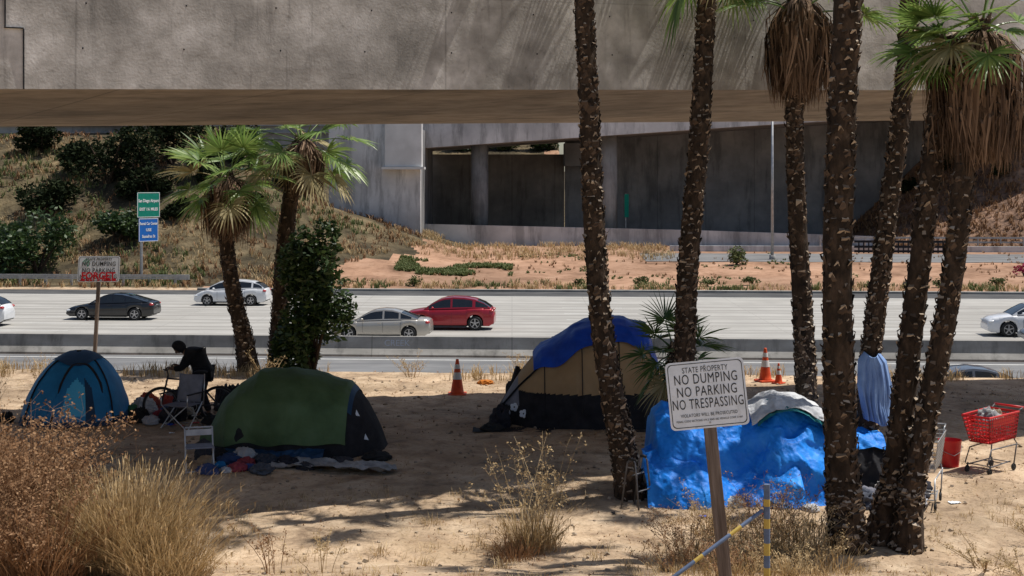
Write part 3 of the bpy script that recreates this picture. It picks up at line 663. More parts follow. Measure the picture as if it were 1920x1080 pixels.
def grass_clump(label, x, y, n, h, spread, m, seed, w=.0035, arch=.5, heads=True):
    rnd = random.Random(seed); z = gz(x, y); mb = MB()
    for i in range(n):
        a = rnd.uniform(0, 6.28); rr_ = spread * math.sqrt(rnd.random()) * .45
        p = V((math.cos(a) * rr_, math.sin(a) * rr_, -.03)); a2 = a + rnd.gauss(0, .6)
        ln = arch * (rr_ / (spread * .45)) * rnd.uniform(.5, 1.4); L = h * rnd.uniform(.45, 1.12)
        q = []
        o = V((math.cos(a2), math.sin(a2), 0)); s = V((-math.sin(a2), math.cos(a2), 0))
        s = (s + V((1, 0, 0)) * .6).normalized()
        for t in (0, .3, .6, .85, 1):
            q.append(p + o * (ln * L * t ** 1.7) + V((0, 0, L * (t - .28 * ln * t * t))))
        mb.strip(q, [w, w, w * .8, w * .6, w * .2], s, 0)
        if heads and rnd.random() < .3:
            e = q[-1]; mb.strip([e - V((0, 0, .05)), e, e + (q[-1] - q[-2]).normalized() * .07], [.002, .008, .001], s, 0)
    return mb.obj('dry_grass_clump', m, loc=(x, y, z), label=label, cat='grass', group='dry grass clumps on the dirt')
def weed(label, x, y, n, h, spread, m, seed, twigs=6, seed_sz=.016, w=.003):
    rnd = random.Random(seed); z = gz(x, y); mb = MB()
    for i in range(n):
        a = rnd.uniform(0, 6.28); r0 = spread * .25 * rnd.random(); L = h * rnd.uniform(.5, 1.1); ln = rnd.uniform(.1, .8) * spread / max(h, .1)
        o = V((math.cos(a), math.sin(a), 0)); p = o * r0; q = []
        bend = V((rnd.uniform(-.15, .15), rnd.uniform(-.15, .15), 0))
        for t in (0, .25, .5, .75, 1): q.append(p + o * (ln * L * t ** 1.4) + bend * t * t * L + V((0, 0, L * t)))
        mb.tube(q, [w * 1.4, w * 1.2, w, w * .8, w * .5], 3, 0, caps=False)
        for k in range(twigs):
            t = rnd.uniform(.4, 1); j = min(3, int(t * 4)); f = t * 4 - j; b0 = q[j].lerp(q[j + 1], f)
            d = V((rnd.gauss(0, 1), rnd.gauss(0, 1), rnd.uniform(.2, 1.4))).normalized(); e = b0 + d * h * rnd.uniform(.06, .16)
            mb.tube([b0, e], [w * .6, w * .4], 3, 0, caps=False)
            for u in range(4):
                c = e + V((rnd.gauss(0, 1), rnd.gauss(0, 1), rnd.gauss(0, 1))) * seed_sz * .9; s = seed_sz * rnd.uniform(.4, 1)
                a1 = V((rnd.gauss(0, 1), rnd.gauss(0, 1), rnd.gauss(0, 1))).normalized(); b1 = a1.orthogonal().normalized()
                mb.add([c - a1 * s, c + b1 * s * .6, c + a1 * s, c - b1 * s * .6], [(0, 1, 2, 3)], 0)
    return mb.obj('dry_weed', m, loc=(x, y, z), label=label, cat='weed', group='dry weeds standing in the dirt')
grass_clump('large golden clump of long dry grass', -3.85, 14.2, 3000, 1.08, 1.0, M['straw'], 1, arch=.7)
grass_clump('golden dry grass clump with arching blades', -3.35, 13.7, 1200, .75, .9, M['straw'], 2, arch=.95)
grass_clump('golden dry grass clump beside brown weeds', -4.5, 13.6, 900, .85, .9, M['strawb'], 3, arch=.8)
weed('dense reddish brown dried weed thicket', -4.85, 14.2, 150, 1.5, 1.1, M['strawb'], 3, twigs=18, seed_sz=.022)
weed('dense reddish brown dried weed', -5.3, 15.2, 80, 1.4, 1.0, M['strawb'], 4, twigs=14, seed_sz=.022)
weed('reddish brown dried weed', -4.6, 13.4, 80, .95, .9, M['strawb'], 5, twigs=16, seed_sz=.02)
weed('sparse dry weed with seed heads', -2.45, 14.6, 9, .62, .6, M['strawb'], 6, twigs=8)
weed('sparse dry weed with seed heads', -2.0, 15.0, 8, .5, .8, M['straw'], 7, twigs=8)
weed('tall pale dry weed with feathery seed heads', .42, 16.8, 16, 1.15, .9, M['straw'], 8, twigs=9, seed_sz=.02)
weed('tall pale dry weed with feathery seed heads', .1, 17.2, 12, 1.0, 1.2, M['straw'], 9, twigs=8, seed_sz=.02)
grass_clump('pale dry grass clump on the dirt', .25, 16.6, 600, .5, .7, M['straw'], 10, arch=.8)
grass_clump('pale dry grass clump on the dirt', .05, 16.2, 300, .3, .6, M['strawb'], 11, arch=1)
for i, (x, y, h) in enumerate([(2.0, 16.2, .6), (2.5, 15.6, .55), (2.9, 16.4, .7), (3.3, 15.4, .5), (1.7, 15.2, .4), (3.4, 16.6, .6), (2.2, 14.7, .45), (2.8, 14.6, .4), (3.1, 17.2, .75), (2.4, 17.4, .5)]):
    weed('dry straw-coloured weed at the foot of the sign', x, y, 22, h, .8, M['straw'] if i % 2 else M['strawb'], 20 + i, twigs=9, seed_sz=.015)
    grass_clump('dry grass clump at the foot of the sign', x + .15, y - .1, 240, h * .6, .7, M['straw'], 40 + i, arch=.9)
for i, (x, y, h) in enumerate([(-10.2, 27, .8), (-9.6, 26, .7), (-9.9, 30, .6), (-5.1, 29.6, .7), (-2.2, 31.2, .55), (1.4, 31, .5), (.3, 31.5, .5), (6.2, 16.5, .3), (5.6, 15.5, .25), (5.3, 15.9, .25), (6.5, 21.5, .4)]):
    weed('dry weed at the edge of the dirt lot', x, y, 16, h, .7, M['straw'], 60 + i, twigs=8, w=.004)
for i in range(16):
    x = R.uniform(-1.8, 7); y = R.uniform(14.4, 18.6)
    grass_clump('small tuft of dry grass on the dirt', x, y, 70, .16, .3, M['straw'], 90 + i, arch=1.2, heads=False)

# ------------------------------------------------------------------ lofted tents & tarps
def ridge(p, k, s):
    a = noise.noise(V(p) * k + V((s, s * 1.7, s * .3))); b = noise.noise(V(p) * k * 2.3 + V((s * 2, 1, s)))
    return (1 - 2 * abs(a)) * .7 + (1 - 2 * abs(b)) * .3 - .5
def crumple(p, k, s):
    q = V(p) * k + V((s, s * .7, s * 1.3))
    q += V((noise.noise(q), noise.noise(q + V((9, 0, 0))), noise.noise(q + V((0, 9, 0))))) * .5
    d = noise.voronoi(q)[0]; d2 = noise.voronoi(q * 2.4 + V((3, 3, 3)))[0]
    return (d[0] - .45) + .4 * (d2[0] - .45)
def creases(p, k, s):
    p = V(p); e = 0; amp = 1
    for o, st in ((1, V((1, 1, .35))), (2.1, V((1, 1, .6))), (4.3, V((1, 1, 1.1))), (8.5, V((1, 1, 1)))):
        q = V((p.x * st.x + .35 * p.z, p.y * st.y, p.z * st.z)) * k * o + V((s * o, s, s * 2))
        e += amp * (.5 - 1.9 * abs(noise.noise(q))); amp *= .5
    return e
def facets(p, k, s):
    """flat tilted facets of a crumpled sheet: per-cell planes blended at their borders"""
    q = V(p) * k + V((s, s * .7, s * 1.3))
    d, pts = noise.voronoi(q)
    best = 0; wt = 0
    for i in range(3):
        c = pts[i]; h = noise.cell_vector(c * 3.7 + V((s, s, s)))
        w = math.exp(-9 * (d[i] - d[0])); h = (h - V((.5, .5, .5))) * 2
        best += w * (h.dot(q - c) + .5 * h.x); wt += w
    return best / wt
def loft(mb, x0, x1, nx, nt, h, d, off=0, t0=0, t1=1, sec=.7, mi=0, wr=0, k=1.5, seed=0, shear=0, hem=0, cr=0, ck=2.2, flare=0, fo=0, fk=2, fa=0, fak=2):
    def fn(u, w):
        x = x0 + (x1 - x0) * u
        te = t0 + (t1 - t0) * w
        if hem and t0 > 0: te += hem * noise.noise(V((x * 1.7, seed, 0))) * (1 - w)
        th = pi * min(1, max(0, te)); c = math.cos(th); s = max(0, math.sin(th))
        H = max(0.0, h(x)) + off; D = max(0.02, d(x)) + off
        z = H * s ** sec; y = -D * (1 if c > 0 else -1) * abs(c) ** sec
        if flare: y *= 1 + flare * (1 - z / max(H, .05)) ** 2
        p = V((x, y, z)); nn = V((0, y / max(D, .01), z / max(H, .05)))
        if nn.length > 0: nn.normalize()
        p0 = V((x, y / max(D, .1) * .8, z))
        e = wr * ridge(p, k, seed)
        if cr: e += cr * crumple(p, ck, seed)
        if fo: e += fo * creases(p, fk, seed)
        if fa: e += fa * facets(p, fak, seed) + fa * .45 * facets(p, fak * 2.3, seed + 5)
        p += nn * e + V((.5 * (wr + cr * .5 + fo * .3) * noise.noise(p * 2 + V((seed, 3, 1))), 0, 0)) + V((shear * z, 0, 0))
        p.z = max(p.z, 0.005)
        return p
    mb.grid(fn, nx, nt, (lambda u, w: mi(x0 + (x1 - x0) * u, t0 + (t1 - t0) * w)) if callable(mi) else mi)
    return fn

# green tarp tent
tx, ty = -3.45, 22.9
t = thing('tent', 'dark tent draped with a faded green tarp on shaded dirt', 'tent', (tx, ty, gz(tx, ty)), (0, 0, math.radians(-3)))
hg = lambda x: interp(x, [(-1.45, .0), (-1.38, .38), (-1.15, .76), (-.85, 1.08), (-.55, 1.27), (-.1, 1.25), (.45, 1.19), (.85, 1.07), (1.1, .80), (1.32, .4), (1.45, 0)])
dg_ = lambda x: interp(x, [(-1.45, .2), (-1.0, .8), (0, 1.0), (1.0, .8), (1.45, .25)])
mb = MB(); loft(mb, -1.44, 1.45, 60, 40, hg, dg_, sec=.8, wr=.02, k=2, seed=4); mb.obj('tent_body', M['dark'], t, smooth=True)
mb = MB(); loft(mb, -1.54, .92, 150, 110, lambda x: hg(x) if x > -1.3 else max(hg(x), .3), dg_, off=.05, t0=.05, t1=.93, sec=.84, wr=.06, k=1.0, seed=9, hem=.03, fa=.025, fak=1.6); mb.obj('green_tarp', M['tarpg'], t, smooth=True)
mb = MB(); loft(mb, .90, .98, 6, 30, hg, dg_, off=.03, t0=.22, t1=.8, sec=.8); mb.obj('blue_trim', M['tblued'], t, smooth=True)
for (x, tt) in ((1.06, .26), (1.2, .13)):
    mb = MB()
    H = hg(x) + .05; D = dg_(x) + .05; th = pi * tt
    c = V((x, -D * math.cos(th) ** .8, H * math.sin(th) ** .8)); mb.add([c + V((-.035, -.01, -.04)), c + V((.04, -.01, -.05)), c + V((-.015, 0, .05))], [(0, 1, 2)])
    mb.obj('reflective_patch', M['signw'], t)
mb = MB(); loft(mb, -1.25, .6, 90, 24, lambda x: .18, lambda x: 1.1, off=.02, t0=.02, t1=.3, sec=.5, wr=.06, k=4, seed=2, fa=.05, fak=3); mb.obj('ground_sheet', M['tblued'], t, smooth=True)

# tan tent
tx, ty = 1.12, 25.7
t = thing('tent', 'large tan and black tent with a blue tarp over its roof', 'tent', (tx, ty, gz(tx, ty)), (0, 0, 0))
hk = lambda x: interp(x, [(-1.55, .0), (-1.35, .28), (-.98, .85), (-.6, 1.32), (0, 1.70), (.42, 1.88), (.9, 1.86), (1.3, 1.68), (1.48, 1.1), (1.55, 0)])
dk = lambda x: interp(x, [(-1.55, .15), (-.8, .9), (0, 1.15), (1.2, 1.05), (1.55, .6)])
def kmi(x, tt):
    z = math.sin(pi * tt) ** .8 * hk(x)
    if z > .35 and tt < .5 and x < -1.0: return 2
    if z < .62: return 1
    return 0
mb = MB(); loft(mb, -1.55, 1.55, 130, 160, hk, dk, sec=.8, wr=.03, k=1.5, seed=14, mi=kmi)
mb.obj('tent_body', [M['tan'], M['dark'], M['grey']], t, smooth=True)
mb = MB(); loft(mb, -.74, 1.58, 160, 100, hk, dk, off=.05, t0=.255, t1=.8, sec=.8, wr=.03, k=1.5, seed=22, hem=.07, fa=.045, fak=1.8); mb.obj('blue_tarp', M['tarpb2'], t, smooth=True, sol=.004)
pts = [(x, -dk(x) * math.cos(pi * .28) ** .8 - .03, hk(x) * math.sin(pi * .28) ** .8 + .03) for x in [-1.5 + .1 * i for i in range(10)]]
mb = MB(); mb.tube(pts, .018, 6); mb.obj('tent_pole', M['dark'], t)
for xx in (-.55, .1, .75):
    mb = MB()
    mb.tube([(xx, -dk(xx) * math.cos(pi * q) ** .8 - .025, hk(xx) * math.sin(pi * q) ** .8) for q in [i * .03 for i in range(1, 15)]], .009, 5)
    mb.obj('tent_seam', M['dark'], t)
for (cx, cz) in ((-1.08, .34), (-.92, .25), (-1.2, .2)):
    mb = MB()
    for k in range(5):
        a = k * 1.256
        mb.sphere((cx + .045 * math.cos(a), -dk(cx) - .02, cz + .045 * math.sin(a)), (.035, .01, .035), 6, 4)
    mb.obj('flower_print', M['signw'], t)
mb = MB(); mb.grid(lambda u, w: V((-1.8 + 3.2 * u, -1.30 + .5 * w - .05 * math.sin(u * 3), .02 + .01 * abs(noise.noise(V((u * 5, w * 4, 2)))))), 50, 10); mb.obj('ground_sheet', M['dark'], t, smooth=True)

# blue dome tent
tx, ty = -7.86, 25.6
t = thing('tent', 'small blue dome tent with an arched doorway on the dirt', 'tent', (tx, ty, gz(tx, ty)), (0, 0, math.radians(8)))
def dome(a, tt, off=0):
    ca, sa = math.cos(a), math.sin(a); sq = (abs(ca) ** 3.2 + abs(sa) ** 3.2) ** (-1 / 3.2)
    r = math.cos(tt * pi / 2) ** .95; rr_ = (.93 + off) * (sq * (1 - tt) + tt)
    sag = 1 - .07 * abs(math.cos(2 * a)) * math.sin(pi * tt)
    p = V((ca * rr_ * r * sag, sa * rr_ * r * sag, (1.22 + off) * math.sin(tt * pi / 2) ** 1.0))
    return p * (1 + .02 * noise.noise(p * 4)) + V((.06 * p.z, 0, 0))
mb = MB(); mb.grid(lambda u, w: dome(2 * pi * u, w), 64, 24, lambda u, w: 1 if w < .1 else 0); mb.obj('tent_body', [M['tblue'], M['tblued']], t, smooth=True)
def door(u, w):
    a = -pi / 2 + .2 + (u - .5) * 1.3 * (1 - .25 * w); return dome(a, .05 + w * .60 * math.sqrt(max(0, 1 - (2 * u - 1) ** 4)), .012)
mb = MB(); mb.grid(door, 40, 24, lambda u, w: 1 if (.26 < u < .60 and .1 < w < .70 - abs(u - .43) * 1.0) else (2 if (.60 <= u < .72 and w < .72 - (u - .6) * 1.5) else 0)); mb.obj('doorway', [M['tblue'], M['tbluel'], M['tblued']], t, smooth=True)
for kk in range(4):
    a = pi / 4 + kk * pi / 2; mb = MB(); mb.tube([dome(a, i / 14, .012) for i in range(14)] + [dome(a, .999, .012)], .014, 6); mb.obj('tent_pole', M['dark'], t)
mb = MB(); mb.tube([door(u / 20, 1) + V((0, -.004, 0)) for u in range(21)], .022, 6); mb.obj('door_zip', M['dark'], t)
mb = MB(); mb.grid(lambda u, w: dome(-pi * .95 + u * pi * .9, .66 + .05 * math.sin(u * 9) + w * .29, .03), 24, 6); mb.obj('rain_fly', M['tblued'], t, smooth=True)

# blue tarp shelter
tx, ty = 3.42, 19.85
t = thing('tarp_shelter', 'makeshift shelter under draped crumpled bright blue tarps', 'tarp shelter', (tx, ty, gz(tx, ty)), (0, 0, math.radians(2)))
hb_ = lambda x: interp(x, [(-1.62, .10), (-1.46, 1.12), (-1.32, 1.22), (-.95, .98), (-.5, .96), (-.15, 1.08), (.15, 1.26), (.62, 1.24), (.9, 1.02), (1.1, .98), (1.7, .88), (1.86, .2)])
db_ = lambda x: interp(x, [(-1.6, .5), (-1.1, .72), (-.3, .62), (.2, .80), (.9, .66), (1.7, .55)])
mb = MB(); loft(mb, -1.6, 1.0, 300, 220, hb_, db_, sec=.72, wr=.05, k=1.1, seed=31, fo=.05, fk=1.5, flare=.35, fa=.10, fak=1.7); mb.obj('blue_tarp', M['tarpb'], t, smooth=True)
mb = MB(); loft(mb, .9, 1.86, 110, 100, lambda x: hb_(x) * .95, lambda x: db_(x) * .9, sec=.6, wr=.04, k=2.0, seed=37, t0=.2, t1=.9, hem=.1, fo=.03, fk=2, fa=.07, fak=2.2); mb.obj('side_tarp', M['tarpb'], t, smooth=True)
mb = MB(); loft(mb, -1.66, .38, 220, 90, lambda x: .58 + .12 * math.sin(x * 3.3), lambda x: 1.0 + .08 * math.sin(x * 5), sec=.85, wr=.05, k=1.8, seed=41, t0=0, t1=.44, fo=.04, fk=1.8, flare=.15, fa=.09, fak=2.0); mb.obj('tarp_skirt', M['tarpb'], t, smooth=True)
mb = MB(); loft(mb, -.18, .90, 150, 100, hb_, db_, off=.10, sec=.7, wr=.03, k=2.2, seed=35, t0=.31, t1=.8, hem=.08, fo=.03, fk=2.4, fa=.06, fak=2.6); mb.obj('grey_sheet', M['sheet'], t, smooth=True, sol=.005)
mb = MB(); loft(mb, -.10, .96, 110, 60, hb_, db_, off=.075, sec=.7, wr=.03, k=2.4, seed=35, t0=.29, t1=.5, hem=.08, fo=.03, fk=2.4, fa=.06, fak=2.6); mb.obj('teal_blanket', mat('teal_blanket', [(.01, .10, .12), (.02, .18, .2)], 5, .9), t, smooth=True)
mb = MB(); loft(mb, 1.0, 1.75, 60, 50, lambda x: .72, lambda x: .55, sec=.6, wr=.06, k=3, seed=3, fo=.05, fk=3); mb.obj('bundle', M['dark'], t, smooth=True)

def blob(name, label, cat, x, y, size, m, seed, wr=.25, k=2.2, group=None, rz=0, dz=0):
    mb = MB(); sx, sy, sz = size
    def fn(u, w):
        th = pi * u; a = 2 * pi * w
        p = V((math.sin(th) * math.cos(a), math.sin(th) * math.sin(a), -math.cos(th)))
        q = p * (1 + wr * ridge(p, k, seed) * 1.6 - .2 * crumple(p, 1.6, seed) + .10 * creases(p, 1.1, seed) + .16 * facets(p, 1.5, seed))
        z = q.z * sz
        return V((q.x * sx, q.y * sy, max(z, -.35 * sz)))
    mb.grid(fn, 30, 44, 0, wrap=True)
    return mb.obj(name, m, smooth=True, loc=(x, y, gz(x, y) + .33 * sz + dz), rot=(0, 0, rz), label=label, cat=cat, group=group)
cm = {}
def cc(name, c):
    if name not in cm: cm[name] = mat(name, [tuple(v * .7 for v in c), c], 5, .9, bump=.4)
    return cm[name]
GC = 'belongings scattered around the tents'
rp = random.Random(77)
items = [(-6.55, 25.8, .22, .1, (.5, .5, .5)), (-6.35, 25.6, .16, .1, (.35, .04, .05)), (-6.25, 26.1, .2, .12, (.05, .12, .3)), (-6.6, 25.2, .2, .16, (.02, .02, .02)), (-6.0, 26.3, .15, .1, (.6, .58, .5)), (-6.8, 26.6, .25, .2, (.55, .1, .05)), (-9.0, 25.3, .18, .12, (.03, .03, .03)), (-8.7, 26.6, .3, .12, (.4, .4, .4)), (-4.3, 21.6, .2, .1, (.03, .06, .15)), (-4.0, 21.4, .16, .08, (.3, .05, .06)), (-3.75, 21.55, .25, .1, (.05, .06, .08)), (-4.5, 21.9, .2, .12, (.02, .02, .02)), (-2.1, 22.0, .22, .09, (.03, .03, .03)), (-4.35, 21.2, .09, .06, (.02, .2, .45)), (5.2, 19.9, .3, .28, (.12, .1, .09)), (5.5, 19.5, .25, .2, (.03, .03, .04)), (5.05, 19.2, .22, .18, (.35, .33, .32)), (4.75, 19.0, .2, .14, (.2, .2, .24)), (-.35, 24.6, .2, .08, (.03, .03, .03)), (2.05, 19.1, .2, .2, (.04, .05, .08)), (2.9, 18.8, .16, .1, (.5, .5, .5)), (3.5, 18.7, .14, .07, (.02, .1, .25)), (4.3, 18.6, .2, .09, (.45, .43, .4)), (-5.0, 25.6, .2, .12, (.25, .25, .25)), (-5.35, 25.4, .18, .1, (.03, .03, .03)),
 (-6.75, 26.1, .22, .2, (.6, .6, .6)), (-6.45, 26.5, .2, .2, (.5, .08, .06)), (-6.15, 25.35, .18, .18, (.05, .05, .06)), (-6.9, 25.9, .12, .12, (.08, .25, .12)), (-4.9, 26.2, .22, .26, (.04, .04, .05)), (-4.1, 21.75, .2, .14, (.45, .45, .45)), (-3.4, 21.5, .18, .1, (.03, .03, .04)), (-4.6, 21.4, .14, .1, (.4, .3, .2)), (-3.9, 21.15, .13, .05, (.06, .1, .3)), (-4.2, 20.9, .1, .05, (.6, .6, .62)), (-2.6, 21.7, .2, .08, (.06, .06, .07)), (-9.3, 24.6, .2, .14, (.03, .03, .03)), (4.9, 18.7, .12, .08, (.5, .1, .1)), (5.35, 18.9, .16, .12, (.55, .55, .58)), (3.9, 18.55, .12, .06, (.6, .6, .6)), (-.2, 24.9, .22, .22, (.03, .03, .035)),
 (-6.2, 26.9, .24, .3, (.04, .04, .05)), (-6.5, 27.1, .2, .22, (.3, .3, .32)), (-5.2, 26.5, .25, .34, (.03, .035, .04)), (-5.0, 25.0, .16, .14, (.02, .02, .02)), (-6.35, 25.0, .14, .1, (.45, .45, .48)), (-3.1, 21.3, .14, .07, (.05, .05, .06)), (-2.3, 21.5, .16, .07, (.4, .4, .4)), (-4.75, 21.9, .16, .2, (.05, .05, .06)), (2.5, 18.85, .18, .12, (.03, .04, .1)), (1.95, 19.6, .16, .22, (.3, .32, .35)),
 (-4.45, 20.8, .16, .09, (.05, .08, .2)), (-3.7, 20.95, .2, .08, (.10, .11, .13)), (-4.05, 21.0, .14, .08, (.35, .06, .08)), (5.3, 20.1, .22, .34, (.25, .22, .2)), (5.0, 19.55, .2, .3, (.04, .05, .07)), (4.6, 18.75, .22, .16, (.08, .09, .12)), (-5.45, 26.9, .2, .3, (.05, .05, .06)), (-6.05, 25.7, .16, .24, (.03, .03, .035))]
for i, (x, y, s, h, c) in enumerate(items):
    nm = 'clothes_pile' if i % 2 else 'bag'
    blob(nm, {'clothes_pile': 'crumpled pile of clothes lying on the dirt', 'bag': 'slumped cloth bag lying on the dirt'}[nm], 'clothes' if i % 2 else 'bag', x, y, (s, s * .8, h * 1.1), cc('fabric_%02d_%02d_%02d' % tuple(int(v * 99) for v in c), c), i * 3.1, group=GC, rz=rp.random() * 3)
for i in range(50):
    x, y = rp.choice([(-6.3, 25.2), (-4.1, 21.2), (-2.6, 21.2), (4.6, 18.6), (2.6, 18.5), (-5.2, 24.8)]); x += rp.gauss(0, .5); y += rp.gauss(0, .25)
    mb = MB(); s = rp.uniform(.03, .08); mb.grid(lambda u, w: V(((u - .5) * s * 2, (w - .5) * s * 1.4, .012 + .03 * abs(noise.noise(V((u * 3 + i, w * 3, i)))))), 6, 6)
    mb.obj('litter', rp.choice([M['signw'], M['sheet'], M['tarpb2'], M['paintred'], M['sheetd'], M['dark']]), loc=(x, y, gz(x, y)), rot=(0, 0, rp.random() * 6), label='scrap of litter lying on the dirt', cat='litter', group='litter around the tents')
blob('jacket', 'black jacket bundled against the tent corner', 'jacket', .12, 26.4, (.24, .25, .62), M['dark'], 55, wr=.12, k=1.2)
blob('orange_cloth', 'crumpled orange cloth on sunlit dirt', 'cloth', -.56, 30.2, (.17, .12, .07), cc('orange_cloth', (.6, .2, .03)), 57)
mb = MB(); mb.grid(lambda u, w: V((-.95 + 1.9 * u + .1 * math.sin(w * 4), -.28 + .6 * w + .1 * math.sin(u * 5) - .15 * u, .07 + .05 * max(-1, creases((u * 2, w, 0), 2.2, 2)) + .03 * facets((u * 2, w, 0), 4, 1))), 130, 54)
mb.obj('plastic_sheet', M['sheetd'], smooth=True, loc=(-2.75, 21.4, gz(-2.9, 21.4)), label='crumpled grey plastic sheet lying before the green tent', cat='plastic sheet')
# hanging cloth on palm
mb = MB()
def hc(u, w):
    wid = interp(w, [(0, .10), (.12, .20), (.5, .25), (1, .22)]); x = (u - .5) * 2 * wid + .09 * w
    g = u + .12 * noise.noise(V((u * 2, w * 2, 1))) + .15 * w * (u - .5)
    f = .6 * abs(noise.noise(V((g * 5, w * .7, 3)))) + .35 * abs(noise.noise(V((g * 11, w * 1.2, 8))))
    return V((x, -.19 - .26 * f * (.3 + .7 * w) - .03 * w + .12 * (2 * u - 1) ** 2, -(.92 + .16 * u) * w - .07 * math.sin(u * 3.1) * (1 - w) + .05 * noise.noise(V((u * 5, 1, 1))) * w))
mb.grid(hc, 90, 50); o = mb.obj('hanging_cloth', M['cloth'], smooth=True, loc=(5.03, 19.98, 5.22), label='pale blue cloth hanging from a palm trunk', cat='cloth', sol=.004)
mb = MB(); mb.box((0, 0, .38), (.07, .5, .85), rot=(0, .22, 0)); mb.obj('wooden_board', M['wood'], loc=(5.42, 20.2, gz(5.4, 20.2)), label='weathered board leaning beside the tarp shelter', cat='board')

# ------------------------------------------------------------------ cones
def cone(loc, label, scale=1.0):
    t = thing('traffic_cone', label, 'traffic cone', loc, group='traffic cones on the dirt', scale=scale)
    mb = MB(); mb.box((0, 0, .02), (.37, .37, .04), ch=.012); mb.obj('base', M['orange'], t)
    def rad(z): return .135 - (.135 - .028) * (z - .04) / .68
    mb = MB(); zs = [.04, .06, .15, .30, .42, .50, .60, .70, .72]
    mb.tube([(0, 0, z) for z in zs], [.15] + [rad(z) for z in zs[1:]], 20, 0); mb.obj('cone_body', M['orange'], t, smooth=True)
    for i, (a, b) in enumerate(((.32, .46), (.53, .62))):
        mb = MB(); mb.tube([(0, 0, a), (0, 0, b)], [rad(a) + .004, rad(b) + .004], 20, 0, caps=False); mb.obj('reflective_band', M['conew'], t, smooth=True)
    return t
c1 = cone((-1.1, 28.6, gz(-1.1, 28.6)), 'orange traffic cone with white bands on sunlit dirt')
copy_thing(c1, (5.45, 30.6, gz(5.45, 30.6)), .3, 'orange traffic cone with white bands behind the palms')
copy_thing(c1, (5.68, 30.3, gz(5.68, 30.3)), .8, 'smaller orange traffic cone behind the palms', .6)

# ------------------------------------------------------------------ signs
def warning_sign(loc, label, tilt, ph, sw, sh, near, back=0):
    t = thing('warning_sign', label, 'sign', loc, (back, tilt, 0))
    mb = MB(); mb.box((0, .03, ph / 2), (.115 if near else .07, .10 if near else .07, ph), ch=.006); mb.obj('post', M['wood'], t)
    cz = ph - sh / 2 + .03
    r = .045
    P = []
    for sx, sz, a0 in ((1, 1, 0), (-1, 1, 90), (-1, -1, 180), (1, -1, 270)):
        for k in range(6):
            a = math.radians(a0 + k * 18); P.append((sx * (sw / 2 - r) + r * math.cos(a), sz * (sh / 2 - r) + r * math.sin(a)))
    n = len(P); mb = MB()
    mb.add([(x, -.026, cz + z) for x, z in P] + [(x, -.022, cz + z) for x, z in P], [tuple(range(n))[::-1], tuple(range(n, 2 * n))] + [(i, (i + 1) % n, n + (i + 1) % n, n + i) for i in range(n)])
    mb.obj('sign_panel', M['signw'], t)
    mb = MB()
    Q = [(x * (1 - .03 / sw * 1.2), z * (1 - .03 / sh * 1.2)) for x, z in P]; Q2 = [(x * (1 - .042 / sw * 1.2), z * (1 - .042 / sh * 1.2)) for x, z in P]
    mb.add([(x, -.0275, cz + z) for x, z in Q] + [(x, -.0275, cz + z) for x, z in Q2], [(i, (i + 1) % n, n + (i + 1) % n, n + i) for i in range(n)])
    mb.obj('sign_border', M['signk'], t)
    for s in (-1, 1):
        mb = MB(); mb.cyl((0, -.032, cz + s * sh * .42), (0, -.02, cz + s * sh * .42), .010, n=8); mb.obj('bolt', M['steel'], t)
    f = sh / .62
    rows = [('STATE PROPERTY', .228, .062, .58), ('NO DUMPING', .142, .108, .80), ('NO PARKING', .028, .108, .76), ('NO TRESPASSING', -.085, .108, .90), ('VIOLATORS WILL BE PROSECUTED', -.185, .036, .72), ('PENAL CODE SECTIONS 374.3 AND 602 VEHICLE CODE 21461', -.235, .022, .84)]
    if not near: rows = [('STATE PROPERTY', .235, .07, .62), ('NO DUMPING', .12, .125, .8), ('NO PARKING', -.04, .125, .78), ('NO TRESPASSING', -.19, .12, .88)]
    for s, z, sz, wf in rows:
        o = text(s, sz * f * 1.2, t, (0, -.028, cz + z * f), M['signk'], weight=0.0 if near else .001, space=1.1)
        xsv = [v.co.x for v in o.data.vertices]; wd = max(xsv) - min(xsv); k = wf * sw / wd
        for v in o.data.vertices: v.co.x *= k
    return t, cz
warning_sign((2.05, 13.4, gz(2.05, 13.4) - .2), 'white no dumping sign on a leaning weathered wooden post', math.radians(-5.3), 2.35, .75, .64, True, back=math.radians(-5))
t, cz = warning_sign((-8.62, 29.2, gz(-8.62, 29.2)), 'white no dumping sign with red paint on a thin post', 0, 2.80, .87, .54, False, back=math.radians(-11))
mb = MB(); rr2 = random.Random(2)
for i in range(46):
    x = -.39 + .78 * (i + .5) / 46; a = .05 * rr2.uniform(.2, 1) + .015
    if rr2.random() < .75: mb.box((x, -.031, cz - .255 + a / 2), (.0178, .001, a))
mb.obj('red_spray_paint', M['paintred'], t)
o = text('FORGET', .20, t, (0, -.034, cz - .15), M['paintred'], weight=.006, name='graffiti', sx=.95)
mb = MB(); mb.tube([(-.33, -.031, cz + .15), (-.26, -.031, cz + .22), (-.3, -.031, cz + .1), (-.2, -.031, cz + .2), (-.24, -.031, cz + .05)], .008, 4); mb.obj('green_spray_paint', M['paintgreen'], t)

